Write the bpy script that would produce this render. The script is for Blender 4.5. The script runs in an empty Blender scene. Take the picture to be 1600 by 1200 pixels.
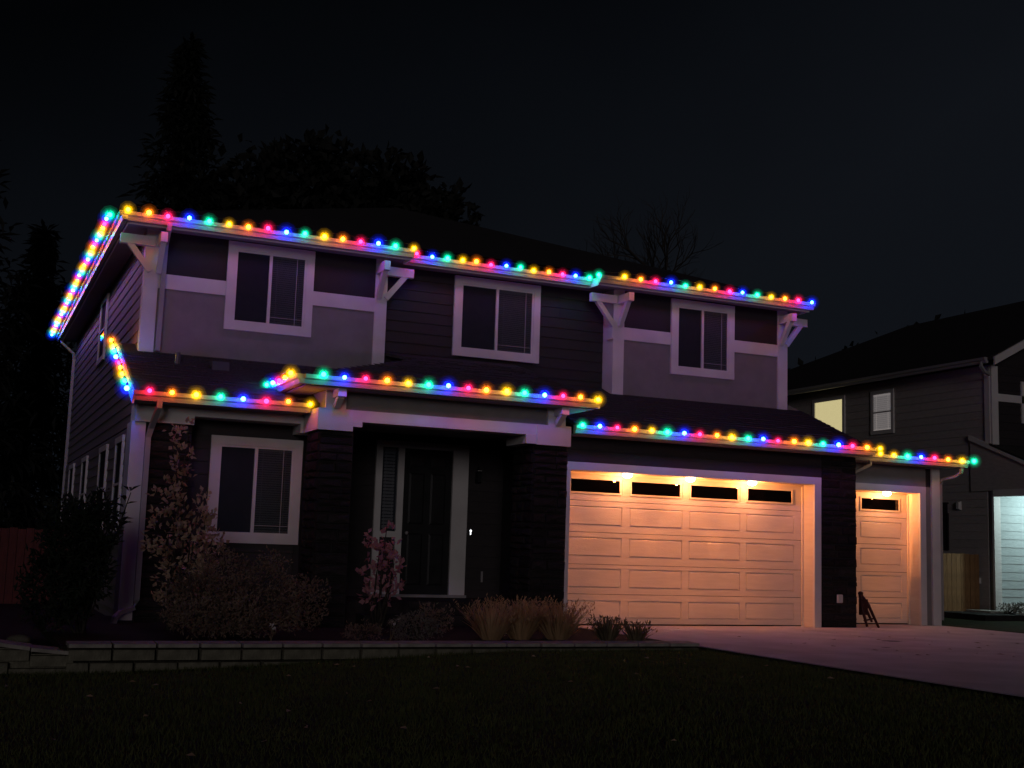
import bpy, bmesh, math, random
from mathutils import Vector, Matrix
import numpy as np

random.seed(7)
SC = bpy.context.scene
COL = SC.collection
R = math.radians

# ------------------------------------------------------------------ camera
cam_d = bpy.data.cameras.new("camera")
cam = bpy.data.objects.new("camera", cam_d)
COL.objects.link(cam)
SC.camera = cam
cam_d.sensor_width = 36
cam_d.lens = 43.35
cam_d.clip_end = 800
_r = (0.91245266, -0.40792695, 0.03202737)
_u = (-0.08316180, -0.10823888, 0.99064043)
_b = (-0.40064231, -0.90657595, -0.13268679)
cam.matrix_world = Matrix(((_r[0], _u[0], _b[0], 0), (_r[1], _u[1], _b[1], 0), (_r[2], _u[2], _b[2], 1.19), (0, 0, 0, 1)))

# ------------------------------------------------------------------ night sky
W = bpy.data.worlds.new("World")
SC.world = W
W.use_nodes = True
wn, wl = W.node_tree.nodes, W.node_tree.links
bg = wn["Background"]
bg.inputs[1].default_value = 0.1
tc = wn.new("ShaderNodeTexCoord")
sx = wn.new("ShaderNodeSeparateXYZ")
wl.new(tc.outputs["Generated"], sx.inputs[0])
ns = wn.new("ShaderNodeTexNoise")
ns.inputs["Scale"].default_value = 2.2
ns.inputs["Detail"].default_value = 4
wl.new(tc.outputs["Generated"], ns.inputs[0])
ma = wn.new("ShaderNodeMath"); ma.operation = 'MULTIPLY_ADD'
ma.inputs[1].default_value = 0.30; ma.inputs[2].default_value = -0.15
wl.new(ns.outputs["Fac"], ma.inputs[0])
ad = wn.new("ShaderNodeMath"); ad.operation = 'ADD'
wl.new(sx.outputs["Z"], ad.inputs[0]); wl.new(ma.outputs[0], ad.inputs[1])
mx = wn.new("ShaderNodeMath"); mx.operation = 'MULTIPLY_ADD'   # a town's glow beyond the right of the street
mx.inputs[1].default_value = -0.45
wl.new(sx.outputs["X"], mx.inputs[0]); wl.new(ad.outputs[0], mx.inputs[2])
cr = wn.new("ShaderNodeValToRGB")
cr.color_ramp.elements[0].position = -0.0
cr.color_ramp.elements[0].color = (0.047, 0.058, 0.082, 1)
cr.color_ramp.elements[1].position = 0.36
cr.color_ramp.elements[1].color = (0.007, 0.0095, 0.0135, 1)
wl.new(mx.outputs[0], cr.inputs[0])
wl.new(cr.outputs[0], bg.inputs[0])

# ------------------------------------------------------------------ the one distant light (moon and street glow from behind the viewer)
sun_d = bpy.data.lights.new("moonlight", 'SUN')
sun_d.energy = 0.20
sun_d.angle = R(14)
sun_d.color = (1.0, 0.91, 0.92)
sun = bpy.data.objects.new("moonlight", sun_d)
COL.objects.link(sun)
sun.rotation_euler = Vector((0.34, 0.93, -0.15)).to_track_quat('-Z', 'Y').to_euler()

SC.view_settings.view_transform = 'Standard'
SC.view_settings.look = 'None'
SC.view_settings.exposure = 0
SC.view_settings.gamma = 1
SC.cycles.transparent_max_bounces = 48
SC.cycles.max_bounces = 6
SC.cycles.diffuse_bounces = 3
SC.cycles.use_light_tree = True
SC.cycles.sample_clamp_indirect = 3.0
SC.cycles.caustics_reflective = False
SC.cycles.caustics_refractive = False
SC.cycles.use_denoising = True

# ================================================================== materials
def mat(name, col, rough=0.7, noise=0.0, scale=8.0, bump=0.0, bscale=40.0, spec=0.3, metal=0.0, stretch=None, col2=None, rnd=0.05):
    m = bpy.data.materials.new(name)
    m.use_nodes = True
    n, l = m.node_tree.nodes, m.node_tree.links
    b = n["Principled BSDF"]
    b.inputs["Roughness"].default_value = rough
    b.inputs["Metallic"].default_value = metal
    b.inputs["Specular IOR Level"].default_value = spec
    b.inputs["Base Color"].default_value = (*col, 1)
    t = n.new("ShaderNodeTexCoord")
    mp = n.new("ShaderNodeMapping")
    l.new(t.outputs["Object"], mp.inputs[0])
    if stretch:
        mp.inputs["Scale"].default_value = stretch
    if noise > 0 or col2:
        x = n.new("ShaderNodeTexNoise")
        x.inputs["Scale"].default_value = scale
        x.inputs["Detail"].default_value = 6
        l.new(mp.outputs[0], x.inputs[0])
        r = n.new("ShaderNodeValToRGB")
        c2 = col2 or tuple(min(1, c * (1 + noise)) for c in col)
        c1 = tuple(c * (1 - noise) for c in col) if not col2 else col
        r.color_ramp.elements[0].position = 0.32
        r.color_ramp.elements[1].position = 0.68
        r.color_ramp.elements[0].color = (*c1, 1)
        r.color_ramp.elements[1].color = (*c2, 1)
        l.new(x.outputs["Fac"], r.inputs[0])
        oi = n.new("ShaderNodeObjectInfo")
        hs = n.new("ShaderNodeHueSaturation")
        mr = n.new("ShaderNodeMapRange")
        mr.inputs[3].default_value = 1 - rnd
        mr.inputs[4].default_value = 1 + rnd
        l.new(oi.outputs["Random"], mr.inputs[0])
        l.new(mr.outputs[0], hs.inputs["Value"])
        l.new(r.outputs[0], hs.inputs["Color"])
        l.new(hs.outputs[0], b.inputs["Base Color"])
        rr = n.new("ShaderNodeMapRange")
        rr.inputs[3].default_value = max(0.05, rough - 0.12)
        rr.inputs[4].default_value = min(1, rough + 0.12)
        l.new(x.outputs["Fac"], rr.inputs[0])
        l.new(rr.outputs[0], b.inputs["Roughness"])
    if bump > 0:
        y = n.new("ShaderNodeTexNoise")
        y.inputs["Scale"].default_value = bscale
        y.inputs["Detail"].default_value = 5
        l.new(mp.outputs[0], y.inputs[0])
        bb = n.new("ShaderNodeBump")
        bb.inputs["Strength"].default_value = bump
        bb.inputs["Distance"].default_value = 0.02
        l.new(y.outputs["Fac"], bb.inputs["Height"])
        l.new(bb.outputs[0], b.inputs["Normal"])
    return m

def emis(name, col, strength, sample=True):
    m = bpy.data.materials.new(name)
    m.use_nodes = True
    n, l = m.node_tree.nodes, m.node_tree.links
    n.remove(n["Principled BSDF"])
    e = n.new("ShaderNodeEmission")
    e.inputs[0].default_value = (*col, 1)
    e.inputs[1].default_value = strength
    l.new(e.outputs[0], n["Material Output"].inputs[0])
    if not sample:
        m.cycles.emission_sampling = 'NONE'
    return m

def halo_shell(name, col, strength):  # see-through emissive shell that imitates the halo around a bulb
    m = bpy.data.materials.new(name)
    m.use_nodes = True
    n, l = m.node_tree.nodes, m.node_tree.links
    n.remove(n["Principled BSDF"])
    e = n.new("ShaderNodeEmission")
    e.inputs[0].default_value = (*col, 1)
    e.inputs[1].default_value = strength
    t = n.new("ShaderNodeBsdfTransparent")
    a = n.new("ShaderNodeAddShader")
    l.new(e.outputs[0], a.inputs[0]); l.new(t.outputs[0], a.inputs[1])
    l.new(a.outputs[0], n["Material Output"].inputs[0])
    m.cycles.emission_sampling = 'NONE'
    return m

def glass(name, gl=0.10, tint=(0.8, 0.82, 0.85)):
    m = bpy.data.materials.new(name)
    m.use_nodes = True
    n, l = m.node_tree.nodes, m.node_tree.links
    n.remove(n["Principled BSDF"])
    t = n.new("ShaderNodeBsdfTransparent"); t.inputs[0].default_value = (*tint, 1)
    g = n.new("ShaderNodeBsdfGlossy"); g.inputs["Roughness"].default_value = 0.03
    x = n.new("ShaderNodeMixShader"); x.inputs[0].default_value = gl
    l.new(t.outputs[0], x.inputs[1]); l.new(g.outputs[0], x.inputs[2])
    l.new(x.outputs[0], n["Material Output"].inputs[0])
    return m

M_TRIM = mat("white_trim_paint", (0.66, 0.63, 0.62), 0.55, 0.06, 3, 0.12, 60, rnd=0.02)
M_GUT = mat("white_gutter_metal", (0.32, 0.31, 0.31), 0.45, 0.05, 4, 0.04, 20, spec=0.5)
M_GREY = mat("grey_panel_paint", (0.22, 0.205, 0.20), 0.7, 0.07, 5, 0.25, 90)
M_SID = mat("grey_lap_siding", (0.19, 0.18, 0.185), 0.65, 0.10, 6, 0.3, 30, stretch=(1, 1, 6))
M_DARK = mat("charcoal_siding", (0.034, 0.028, 0.030), 0.6, 0.14, 6, 0.3, 30, stretch=(1, 1, 6))
M_DPAN = mat("charcoal_panel", (0.028, 0.024, 0.026), 0.7, 0.10, 6, 0.2, 80)
M_STONE = mat("dark_ledgestone", (0.030, 0.025, 0.025), 0.9, 0.45, 7, 0.9, 28, spec=0.15, rnd=0.3)
M_MORT = mat("stone_mortar", (0.03, 0.027, 0.027), 0.95, 0.2, 20, 0.3)
M_ROOF = mat("asphalt_shingle", (0.045, 0.042, 0.045), 0.9, 0.35, 30, 0.6, 160, spec=0.2)
M_SOFF = mat("soffit_paint", (0.30, 0.28, 0.29), 0.8, 0.06, 4, 0.1)
M_GDOOR = mat("garage_door_paint", (0.66, 0.58, 0.50), 0.5, 0.05, 3, 0.18, 22, stretch=(1, 1, 9), rnd=0.0)
M_DOOR = mat("black_door_paint", (0.014, 0.014, 0.015), 0.45, 0.1, 5, 0.1)
M_BLACK = mat("black_void", (0.075, 0.070, 0.074), 0.8, 0.1)
M_BLIND = mat("blind_slats", (0.30, 0.28, 0.27), 0.7, 0.05)
M_BLINDW = mat("sidelight_slats", (0.5, 0.46, 0.42), 0.7, 0.05)
M_GLASS = glass("window_glass")
M_GLASSD = glass("garage_pane_glass", 0.06, (0.35, 0.33, 0.33))
M_CONC = mat("driveway_concrete", (0.50, 0.445, 0.49), 0.85, 0.16, 1.3, 0.5, 120, spec=0.2)
M_CONC2 = mat("step_concrete", (0.30, 0.28, 0.27), 0.85, 0.16, 4, 0.4, 60)
M_BLOCK = mat("retaining_block", (0.17, 0.16, 0.12), 0.95, 0.25, 12, 0.9, 45, spec=0.1)
M_CAP = mat("retaining_cap", (0.30, 0.275, 0.25), 0.95, 0.2, 12, 0.7, 45, spec=0.1)
M_SOIL = mat("bark_mulch", (0.030, 0.023, 0.019), 0.95, 0.5, 25, 1.0, 60, spec=0.1)
M_LAWN = mat("lawn_earth", (0.036, 0.040, 0.018), 0.95, 0.4, 5, 0.9, 60, spec=0.05)
M_FENCE = mat("cedar_board", (0.24, 0.125, 0.055), 0.8, 0.25, 5, 0.4, 40, stretch=(8, 8, 1))
M_FENCER = mat("red_stained_board", (0.11, 0.030, 0.028), 0.8, 0.25, 5, 0.4, 40, stretch=(8, 8, 1))
M_BARK = mat("bark", (0.045, 0.036, 0.030), 0.95, 0.4, 20, 0.8, 50)
M_DIRT = mat("wire_black", (0.02, 0.02, 0.02), 0.6)
M_TOOL = mat("dark_red_metal", (0.05, 0.016, 0.016), 0.45, 0.2, 10)
M_VENT = mat("vent_metal", (0.07, 0.07, 0.075), 0.35, 0.1, 5, spec=0.5)
M_PLAST = mat("white_plastic", (0.55, 0.53, 0.52), 0.5, 0.04)

def leafmat(name, c1, c2, trans=0.25):
    m = mat(name, c1, 0.7, 0.0, 3.0, 0, spec=0.2, col2=c2)
    n, l = m.node_tree.nodes, m.node_tree.links
    b = n["Principled BSDF"]
    src = b.inputs["Base Color"].links[0].from_socket
    t = n.new("ShaderNodeBsdfTranslucent")
    l.new(src, t.inputs[0])
    x = n.new("ShaderNodeMixShader"); x.inputs[0].default_value = trans
    l.new(b.outputs[0], x.inputs[1]); l.new(t.outputs[0], x.inputs[2])
    l.new(x.outputs[0], n["Material Output"].inputs[0])
    return m

L_DARK = leafmat("evergreen_leaf", (0.012, 0.017, 0.012), (0.030, 0.040, 0.026))
L_NEEDLE = leafmat("conifer_needle", (0.010, 0.012, 0.010), (0.018, 0.020, 0.016), 0.05)
L_CROWN = leafmat("dark_crown_leaf", (0.010, 0.011, 0.010), (0.020, 0.020, 0.017), 0.05)
L_RUSSET = leafmat("russet_leaf", (0.26, 0.16, 0.10), (0.62, 0.46, 0.34))
L_BROWN = leafmat("brown_shrub_leaf", (0.11, 0.078, 0.058), (0.30, 0.22, 0.165))
L_PINK = leafmat("pink_leaf", (0.38, 0.16, 0.19), (0.55, 0.30, 0.33))
L_GREYG = leafmat("grey_green_leaf", (0.12, 0.115, 0.095), (0.22, 0.20, 0.17))
L_STRAW = leafmat("straw_blade", (0.40, 0.25, 0.13), (0.60, 0.40, 0.24))
L_DGRASS = leafmat("dark_blade", (0.12, 0.10, 0.06), (0.24, 0.19, 0.12))
L_LAWN = leafmat("lawn_blade", (0.065, 0.082, 0.026), (0.105, 0.12, 0.040))
L_PETAL = leafmat("white_petal", (0.60, 0.58, 0.56), (0.75, 0.73, 0.70))

# ================================================================== mesh helpers
def FRONT(c):                       # local (u along X, d out towards the viewer, z)
    return lambda u, d, z: (u, c - d, z)
def LEFT(c):                        # wall facing -X: u runs along Y
    return lambda u, d, z: (c - d, u, z)
IDENT = lambda x, y, z: (x, y, z)

class MB:
    def __init__(s, T=IDENT):
        s.v, s.f, s.m, s.T = [], [], [], T
    def add(s, vs, fs, mi=0):
        o = len(s.v)
        s.v += [s.T(*p) for p in vs]
        s.f += [tuple(i + o for i in f) for f in fs]
        s.m += [mi] * len(fs)
        return s
    def box(s, a0, a1, b0, b1, c0, c1, mi=0):
        vs = [(a0, b0, c0), (a1, b0, c0), (a1, b1, c0), (a0, b1, c0), (a0, b0, c1), (a1, b0, c1), (a1, b1, c1), (a0, b1, c1)]
        return s.add(vs, [(0, 3, 2, 1), (4, 5, 6, 7), (0, 1, 5, 4), (1, 2, 6, 5), (2, 3, 7, 6), (3, 0, 4, 7)], mi)
    def cham(s, u0, u1, d0, d1, z0, z1, c, mi=0):   # box whose outer face (d1) is chamfered by c
        vs = [(u0, d0, z0), (u1, d0, z0), (u1, d0, z1), (u0, d0, z1), (u0 + c, d1, z0 + c), (u1 - c, d1, z0 + c), (u1 - c, d1, z1 - c), (u0 + c, d1, z1 - c)]
        return s.add(vs, [(0, 3, 2, 1), (4, 5, 6, 7), (0, 1, 5, 4), (1, 2, 6, 5), (2, 3, 7, 6), (3, 0, 4, 7)], mi)
    def extr(s, prof, w0, w1, fn, mi=0):            # profile [(a,b)] swept from w0 to w1; fn(w,a,b)->xyz
        n = len(prof)
        vs = [fn(w0, a, b) for a, b in prof] + [fn(w1, a, b) for a, b in prof]
        fs = [(i, (i + 1) % n, (i + 1) % n + n, i + n) for i in range(n)]
        fs += [tuple(range(n - 1, -1, -1)), tuple(range(n, 2 * n))]
        return s.add(vs, fs, mi)
    def tube(s, pts, rs, seg=6, mi=0, sq=None):
        pts = [Vector(p) for p in pts]
        if not isinstance(rs, (list, tuple)):
            rs = [rs] * len(pts)
        rings = []
        up = Vector((0, 0, 1))
        for i, p in enumerate(pts):
            t = (pts[min(i + 1, len(pts) - 1)] - pts[max(i - 1, 0)]).normalized()
            a = t.cross(up) if abs(t.z) < 0.95 else t.cross(Vector((0, 1, 0)))
            a.normalize(); b = t.cross(a).normalized()
            ring = []
            for k in range(seg):
                an = 2 * math.pi * (k + (0.5 if sq else 0)) / seg
                ca, sa = math.cos(an), math.sin(an)
                if sq:
                    ring.append(tuple(p + a * (sq[0] * (1 if ca > 0 else -1)) + b * (sq[1] * (1 if sa > 0 else -1))))
                else:
                    ring.append(tuple(p + (a * ca + b * sa) * rs[i]))
            rings.append(ring)
        vs = [q for r in rings for q in r]
        fs = []
        for i in range(len(pts) - 1):
            for k in range(seg):
                k2 = (k + 1) % seg
                fs.append((i * seg + k, i * seg + k2, (i + 1) * seg + k2, (i + 1) * seg + k))
        fs.append(tuple(range(seg - 1, -1, -1)))
        fs.append(tuple((len(pts) - 1) * seg + k for k in range(seg)))
        return s.add(vs, fs, mi)
    def ball(s, c, r, sub=2, mi=0, sc=(1, 1, 1)):
        b = bmesh.new()
        bmesh.ops.create_icosphere(b, subdivisions=sub, radius=r)
        b.verts.index_update()
        vs = [(c[0] + v.co.x * sc[0], c[1] + v.co.y * sc[1], c[2] + v.co.z * sc[2]) for v in b.verts]
        fs = [tuple(v.index for v in f.verts) for f in b.faces]
        b.free()
        return s.add(vs, fs, mi)
    def mesh(s, name, mats, smooth=False, recalc=True):
        me = bpy.data.meshes.new(name)
        me.from_pydata(s.v, [], s.f)
        for m in (mats if isinstance(mats, (list, tuple)) else [mats]):
            me.materials.append(m)
        if recalc:
            b = bmesh.new(); b.from_mesh(me)
            bmesh.ops.recalc_face_normals(b, faces=b.faces)
            b.to_mesh(me); b.free()
        me.polygons.foreach_set("material_index", s.m)
        if smooth:
            me.polygons.foreach_set("use_smooth", [True] * len(me.polygons))
        me.update()
        return me
    def build(s, name, mats, parent=None, smooth=False, recalc=True, **kw):
        return link(name, s.mesh(name, mats, smooth, recalc), parent, **kw)

def link(name, me, parent=None, loc=None, **kw):
    o = bpy.data.objects.new(name, me)
    COL.objects.link(o)
    if parent:
        o.parent = parent
        q = parent
        off = Vector((0, 0, 0))
        while q:
            off += q.location; q = q.parent
        o.location = (Vector(loc) if loc else Vector((0, 0, 0))) - off   # all meshes are given in world metres
    elif loc:
        o.location = loc
    for k, v in kw.items():
        o[k] = v
    return o

def thing(name, label, cat, loc=(0, 0, 0), group=None):
    o = bpy.data.objects.new(name, None)
    COL.objects.link(o)
    o.location = loc
    o.empty_display_size = 0.2
    o['label'] = label
    o['category'] = cat
    if group:
        o['group'] = group
    return o

def tag(o, label, cat, group=None):
    o['label'] = label; o['category'] = cat
    if group:
        o['group'] = group
    return o

# ================================================================== ground
def lawn_z(x, y):
    t = min(1, max(0, (7.0 - x) / 6.0))
    t = t * t * (3 - 2 * t)
    z = -0.045 - 0.21 * t
    f = min(1, max(0, (9.0 - y) / 9.0))
    z -= 0.22 * f
    if x < 0.5:
        z -= 0.02 * min(8, 0.5 - x)
    return z

def grid(name, xs, ys, zf, m, **kw):
    b = MB()
    vs = [(x, y, zf(x, y)) for y in ys for x in xs]
    nx = len(xs)
    fs = [(j * nx + i, j * nx + i + 1, (j + 1) * nx + i + 1, (j + 1) * nx + i) for j in range(len(ys) - 1) for i in range(nx - 1)]
    b.add(vs, fs)
    return b.build(name, m, smooth=True, recalc=False, **kw)

far = MB(); far.add([(-400, -100, -0.62), (400, -100, -0.62), (400, 500, -0.62), (-400, 500, -0.62)], [(0, 1, 2, 3)])
far.build("ground", M_LAWN, recalc=False, kind="structure")
grid("lawn", [-12 + i * 0.5 for i in range(43)], [-2 + i * 0.5 for i in range(33)], lambda x, y: lawn_z(min(x, 9.0), y) + 0.012 * math.sin(x * 3.1 + y) * math.cos(y * 2.3), M_LAWN, kind="structure")
bed = MB(); bed.box(1.1, 8.9, 14.12, 19.4, -0.5, 0.02); bed.box(-8, 1.1, 14.9, 36, -0.5, -0.06); bed.box(1.1, 2.25, 19.4, 36, -0.5, -0.06)
bed.build("planting_bed", M_SOIL, kind="structure")
grid("side_lawn", [17.4, 18, 19, 20, 21, 22, 24, 28, 34], [4, 8, 12, 15, 17, 19, 21, 24, 40], lambda x, y: 0.012, M_LAWN, kind="structure")

# driveway: five poured slabs with open joints between them
drv = [(9.1, 17.38, 2.0, 8.2), (9.1, 13.2, 8.22, 13.0), (13.22, 17.38, 8.22, 13.0), (9.1, 13.2, 13.02, 17.86), (13.22, 17.38, 13.02, 18.6)]
dob = MB()
for x0, x1, y0, y1 in drv[:1]:
    dob.box(x0, x1, y0, y1, -0.5, 0.0)
driveway = dob.build("driveway", M_CONC, kind="structure")
for x0, x1, y0, y1 in drv[1:]:
    MB().box(x0, x1, y0, y1, -0.5, 0.0).build("slab", M_CONC, driveway)
MB().box(8.9, 17.38, 17.88, 19.4, -0.5, -0.006).build("slab", M_CONC, driveway)
MB().box(9.1, 17.38, 8.15, 18.6, -0.6, -0.012).build("joint_filler", M_SOIL, driveway)
lf = MB()
for k in range(40):
    x, y = random.uniform(10.5, 17), random.uniform(12, 17.5)
    a = random.uniform(0, 6.28); r = random.uniform(0.03, 0.06)
    lf.add([(x + r * math.cos(a), y + r * math.sin(a), 0.006), (x + r * .5 * math.cos(a + 1.6), y + r * .5 * math.sin(a + 1.6), 0.016), (x - r * math.cos(a), y - r * math.sin(a), 0.008), (x + r * .5 * math.cos(a - 1.6), y + r * .5 * math.sin(a - 1.6), 0.006)], [(0, 1, 2, 3)])
o = lf.build("leaf_litter", L_BROWN, recalc=False, kind="stuff")
tag(o, "few dry leaves scattered over the concrete driveway", "leaves")
st = MB()
for cx, cy, rr in ((12.95, 14.9, 0.16), (11.9, 13.8, 0.07)):
    n = 14
    st.add([(cx + rr * (1 + 0.3 * math.sin(3 * k)) * math.cos(k * 2 * math.pi / n), cy + rr * 0.8 * math.sin(k * 2 * math.pi / n), 0.004) for k in range(n)], [tuple(range(n))])
st.build("oil_stain", M_BLACK, driveway, recalc=False)

# lawn blades: one mass
rng = np.random.default_rng(3)
def blades(name, n, xr, yr, zf, h, w, m, keep=None):
    xs = rng.uniform(*xr, n); ys = yr[0] + (yr[1] - yr[0]) * rng.random(n)
    v, f = [], []
    for x, y in zip(xs, ys):
        if keep and not keep(x, y):
            continue
        z = zf(x, y)
        a = rng.uniform(0, 6.28); hh = h * rng.uniform(0.5, 1.2); le = hh * rng.uniform(0.1, 0.8); b = rng.uniform(0, 6.28)
        i = len(v)
        v += [(x - w * math.cos(a), y - w * math.sin(a), z), (x + w * math.cos(a), y + w * math.sin(a), z), (x + le * math.cos(b), y + le * math.sin(b), z + hh)]
        f.append((i, i + 1, i + 2))
    b = MB(); b.v, b.f, b.m = v, f, [0] * len(f)
    return b.build(name, m, recalc=False, kind="stuff")
o = blades("grass", 110000, (-1.5, 9.05), (6.2, 13.95), lambda x, y: lawn_z(x, y) - 0.01, 0.055, 0.006, L_LAWN, lambda x, y: x > -0.5 + (y - 8) * 0.0 - 1)
tag(o, "short dark front lawn in shadow before the retaining wall", "grass")
lf = MB()
for k in range(34):
    x, y = random.uniform(0.5, 8.5), random.uniform(7.5, 13.7)
    a = random.uniform(0, 6.28); r = random.uniform(0.02, 0.04); z = lawn_z(x, y) + 0.05
    lf.add([(x + r * math.cos(a), y + r * math.sin(a), z), (x + r * .5 * math.cos(a + 1.6), y + r * .5 * math.sin(a + 1.6), z + .015), (x - r * math.cos(a), y - r * math.sin(a), z), (x + r * .5 * math.cos(a - 1.6), y + r * .5 * math.sin(a - 1.6), z)], [(0, 1, 2, 3)])
tag(lf.build("fallen_leaves", L_RUSSET, recalc=False, kind="stuff"), "pale fallen leaves lying here and there on the lawn", "leaves")

# ================================================================== retaining wall of separate blocks
rw = thing("retaining_wall", "long low retaining wall of pale concrete blocks below the planting bed", "wall", (5, 14, 0))
def block_mesh(w, d, h):
    b = MB(FRONT(0)); b.cham(-w / 2, w / 2, -d, 0.02, 0, h, 0.012)
    return b.mesh("block", M_BLOCK)
bw = 0.46
bms = [block_mesh(bw - 0.005 - random.uniform(0, .006), 0.26, 0.132) for _ in range(4)]
cms = []
for _ in range(3):
    b = MB(FRONT(0)); b.cham(-bw / 2 + 0.004, bw / 2 - 0.004, -0.28, 0.032, 0, 0.058, 0.010); cms.append(b.mesh("cap_stone", M_CAP))
for c in range(3):
    x = 1.16 + (0.23 if c % 2 else 0) + bw / 2
    z0 = 0.0 - 0.135 * (c + 1)
    if c % 2:
        o = link("block", bms[0], rw, (1.16 + .115, 14.0, z0)); o.scale.x = .5
    while x < 9.05:
        if z0 + 0.13 > lawn_z(x, 14) - 0.02:
            link("block", random.choice(bms), rw, (x + random.uniform(-.004, .004), 14.0 + random.uniform(-.012, .012) - 0.012 * c, z0))
        x += bw
x = 1.16 + bw / 2
while x < 9.06:
    o = link("cap_stone", random.choice(cms), rw, (x, 14.0 + random.uniform(-.008, .008), 0.001 + 0.06 * max(0, (4.2 - x) / 4.2) * 0.0))
    o.rotation_euler.z = random.uniform(-.012, .012)
    x += bw
rw2 = thing("retaining_wall", "curved lower block wall with sloping cap at the dark left end", "wall", (0, 14, 0))
ZL = [-.06, .0, .07, .12, .14, .15, .15, .15, .15]
for i in range(9):
    x = 1.02 - i * 0.44
    y = 14.04 + 0.0175 * i * i
    o = link("backing", MB().box(-.24, .24, .06, .24, -.5, ZL[i] - .002).mesh("backing", M_BLOCK), rw2, (x, y, 0)); o.rotation_euler.z = -.06 * i
    for c in range(3):
        o = link("block", random.choice(bms), rw2, (x - (0.2 if c % 2 else 0), y, ZL[i] - 0.004 - 0.132 * (c + 1)))
        o.rotation_euler.z = -0.06 * i
    if i == 0:
        o = link("block", bms[1], rw2, (1.07, 14.03, ZL[0] - .004 - .264)); o.scale.x = .5
    o = link("cap_stone", random.choice(cms), rw2, (x, y, ZL[i]))
    o.rotation_euler = (0, (0.10, .14, .13, .08, .03, 0, 0, 0, 0)[i], -0.06 * i)

# ================================================================== the main house
HOUSE = thing("house", "two storey grey house with coloured bulbs along its eaves", "house", (8.5, 24, 0))
EZ = 5.95          # upper soffit
# solid bodies behind the cladding
core = MB()
core.box(2.36, 6.20, 19.54, 31.9, 2.9, EZ); core.box(6.20, 10.64, 19.89, 31.9, 2.9, EZ); core.box(10.64, 14.30, 19.54, 31.9, 2.9, EZ)
core.box(2.36, 4.88, 18.34, 31.9, 0, 2.9); core.box(4.88, 8.52, 19.54, 31.9, 0, 2.9)
core.box(8.52, 14.74, 18.34, 31.9, 0, 2.9)
core.box(8.52, 8.97, 17.92, 18.34, 0, 3.0); core.box(13.85, 14.76, 17.92, 18.34, 0, 3.0); core.box(8.97, 13.85, 17.92, 18.34, 2.52, 3.0)
core.box(14.74, 17.36, 19.05, 26, 0, 3.0); core.box(16.95, 17.36, 18.67, 19.05, 0, 3.0); core.box(14.76, 16.95, 18.67, 19.05, 2.52, 3.0)
WALL = core.build("wall", M_DPAN, HOUSE)

def siding(T, u0, u1, z0, z1, m, parent, exp=0.185, maxlen=3.7, skip=None):
    z = z0
    k = 0
    while z < z1 - 0.02:
        h = min(exp, z1 - z)
        cuts = [u0]
        nx = u0 + maxlen * (0.45 + 0.5 * ((k * 0.618) % 1))
        while nx < u1 - 0.6:
            cuts.append(nx); nx += maxlen
        cuts.append(u1)
        for a, b in zip(cuts[:-1], cuts[1:]):
            segs = [(a, b)]
            if skip:
                for (s0, s1, t0, t1) in skip:
                    if z < t1 and z + h > t0:
                        ns_ = []
                        for p, q in segs:
                            if q <= s0 or p >= s1:
                                ns_.append((p, q)); continue
                            if p < s0: ns_.append((p, s0))
                            if q > s1: ns_.append((s1, q))
                        segs = ns_
            for p, q in segs:
                if q - p < 0.03: continue
                j = random.uniform(-.0015, .0015)
                mb = MB(T)
                mb.extr([(-0.01, z), (0.019 + j, z), (0.017 + j, z + 0.006), (0.004, z + h + 0.012), (-0.01, z + h + 0.012)], p + .0012, q - .0012, lambda w, d, zz: (w, d, zz))
                mb.build("siding_board", m, parent)
        z += exp
        k += 1

# window casings on the middle wall are stood proud of the boards
def part(name, T, boxes, m, parent=None, cham=None, **kw):
    mb = MB(T)
    for bx in boxes:
        if cham:
            mb.cham(*bx, cham)
        else:
            mb.box(*bx)
    return mb.build(name, m, parent or HOUSE, **kw)

def slats(T, u0, u1, z0, z1, d, pitch, m, parent, name="blind"):
    mb = MB(T)
    z = z0 + 0.02
    while z < z1 - 0.01:
        mb.add([(u0, d, z), (u1, d, z), (u1, d + 0.012, z + pitch * 0.72), (u0, d + 0.012, z + pitch * 0.72)], [(0, 1, 2, 3)])
        z += pitch
    mb.box(u0, u1, d, d + 0.014, z1 - 0.035, z1 - 0.005)
    mb.box(u0, u1, d, d + 0.014, z0 + 0.002, z0 + 0.018)
    for fr in (0.16, 0.84):
        u = u0 + (u1 - u0) * fr
        mb.box(u - .004, u + .004, d + 0.013, d + 0.016, z0, z1)
    return mb.build(name, m, parent, recalc=False, kind="stuff")

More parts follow.
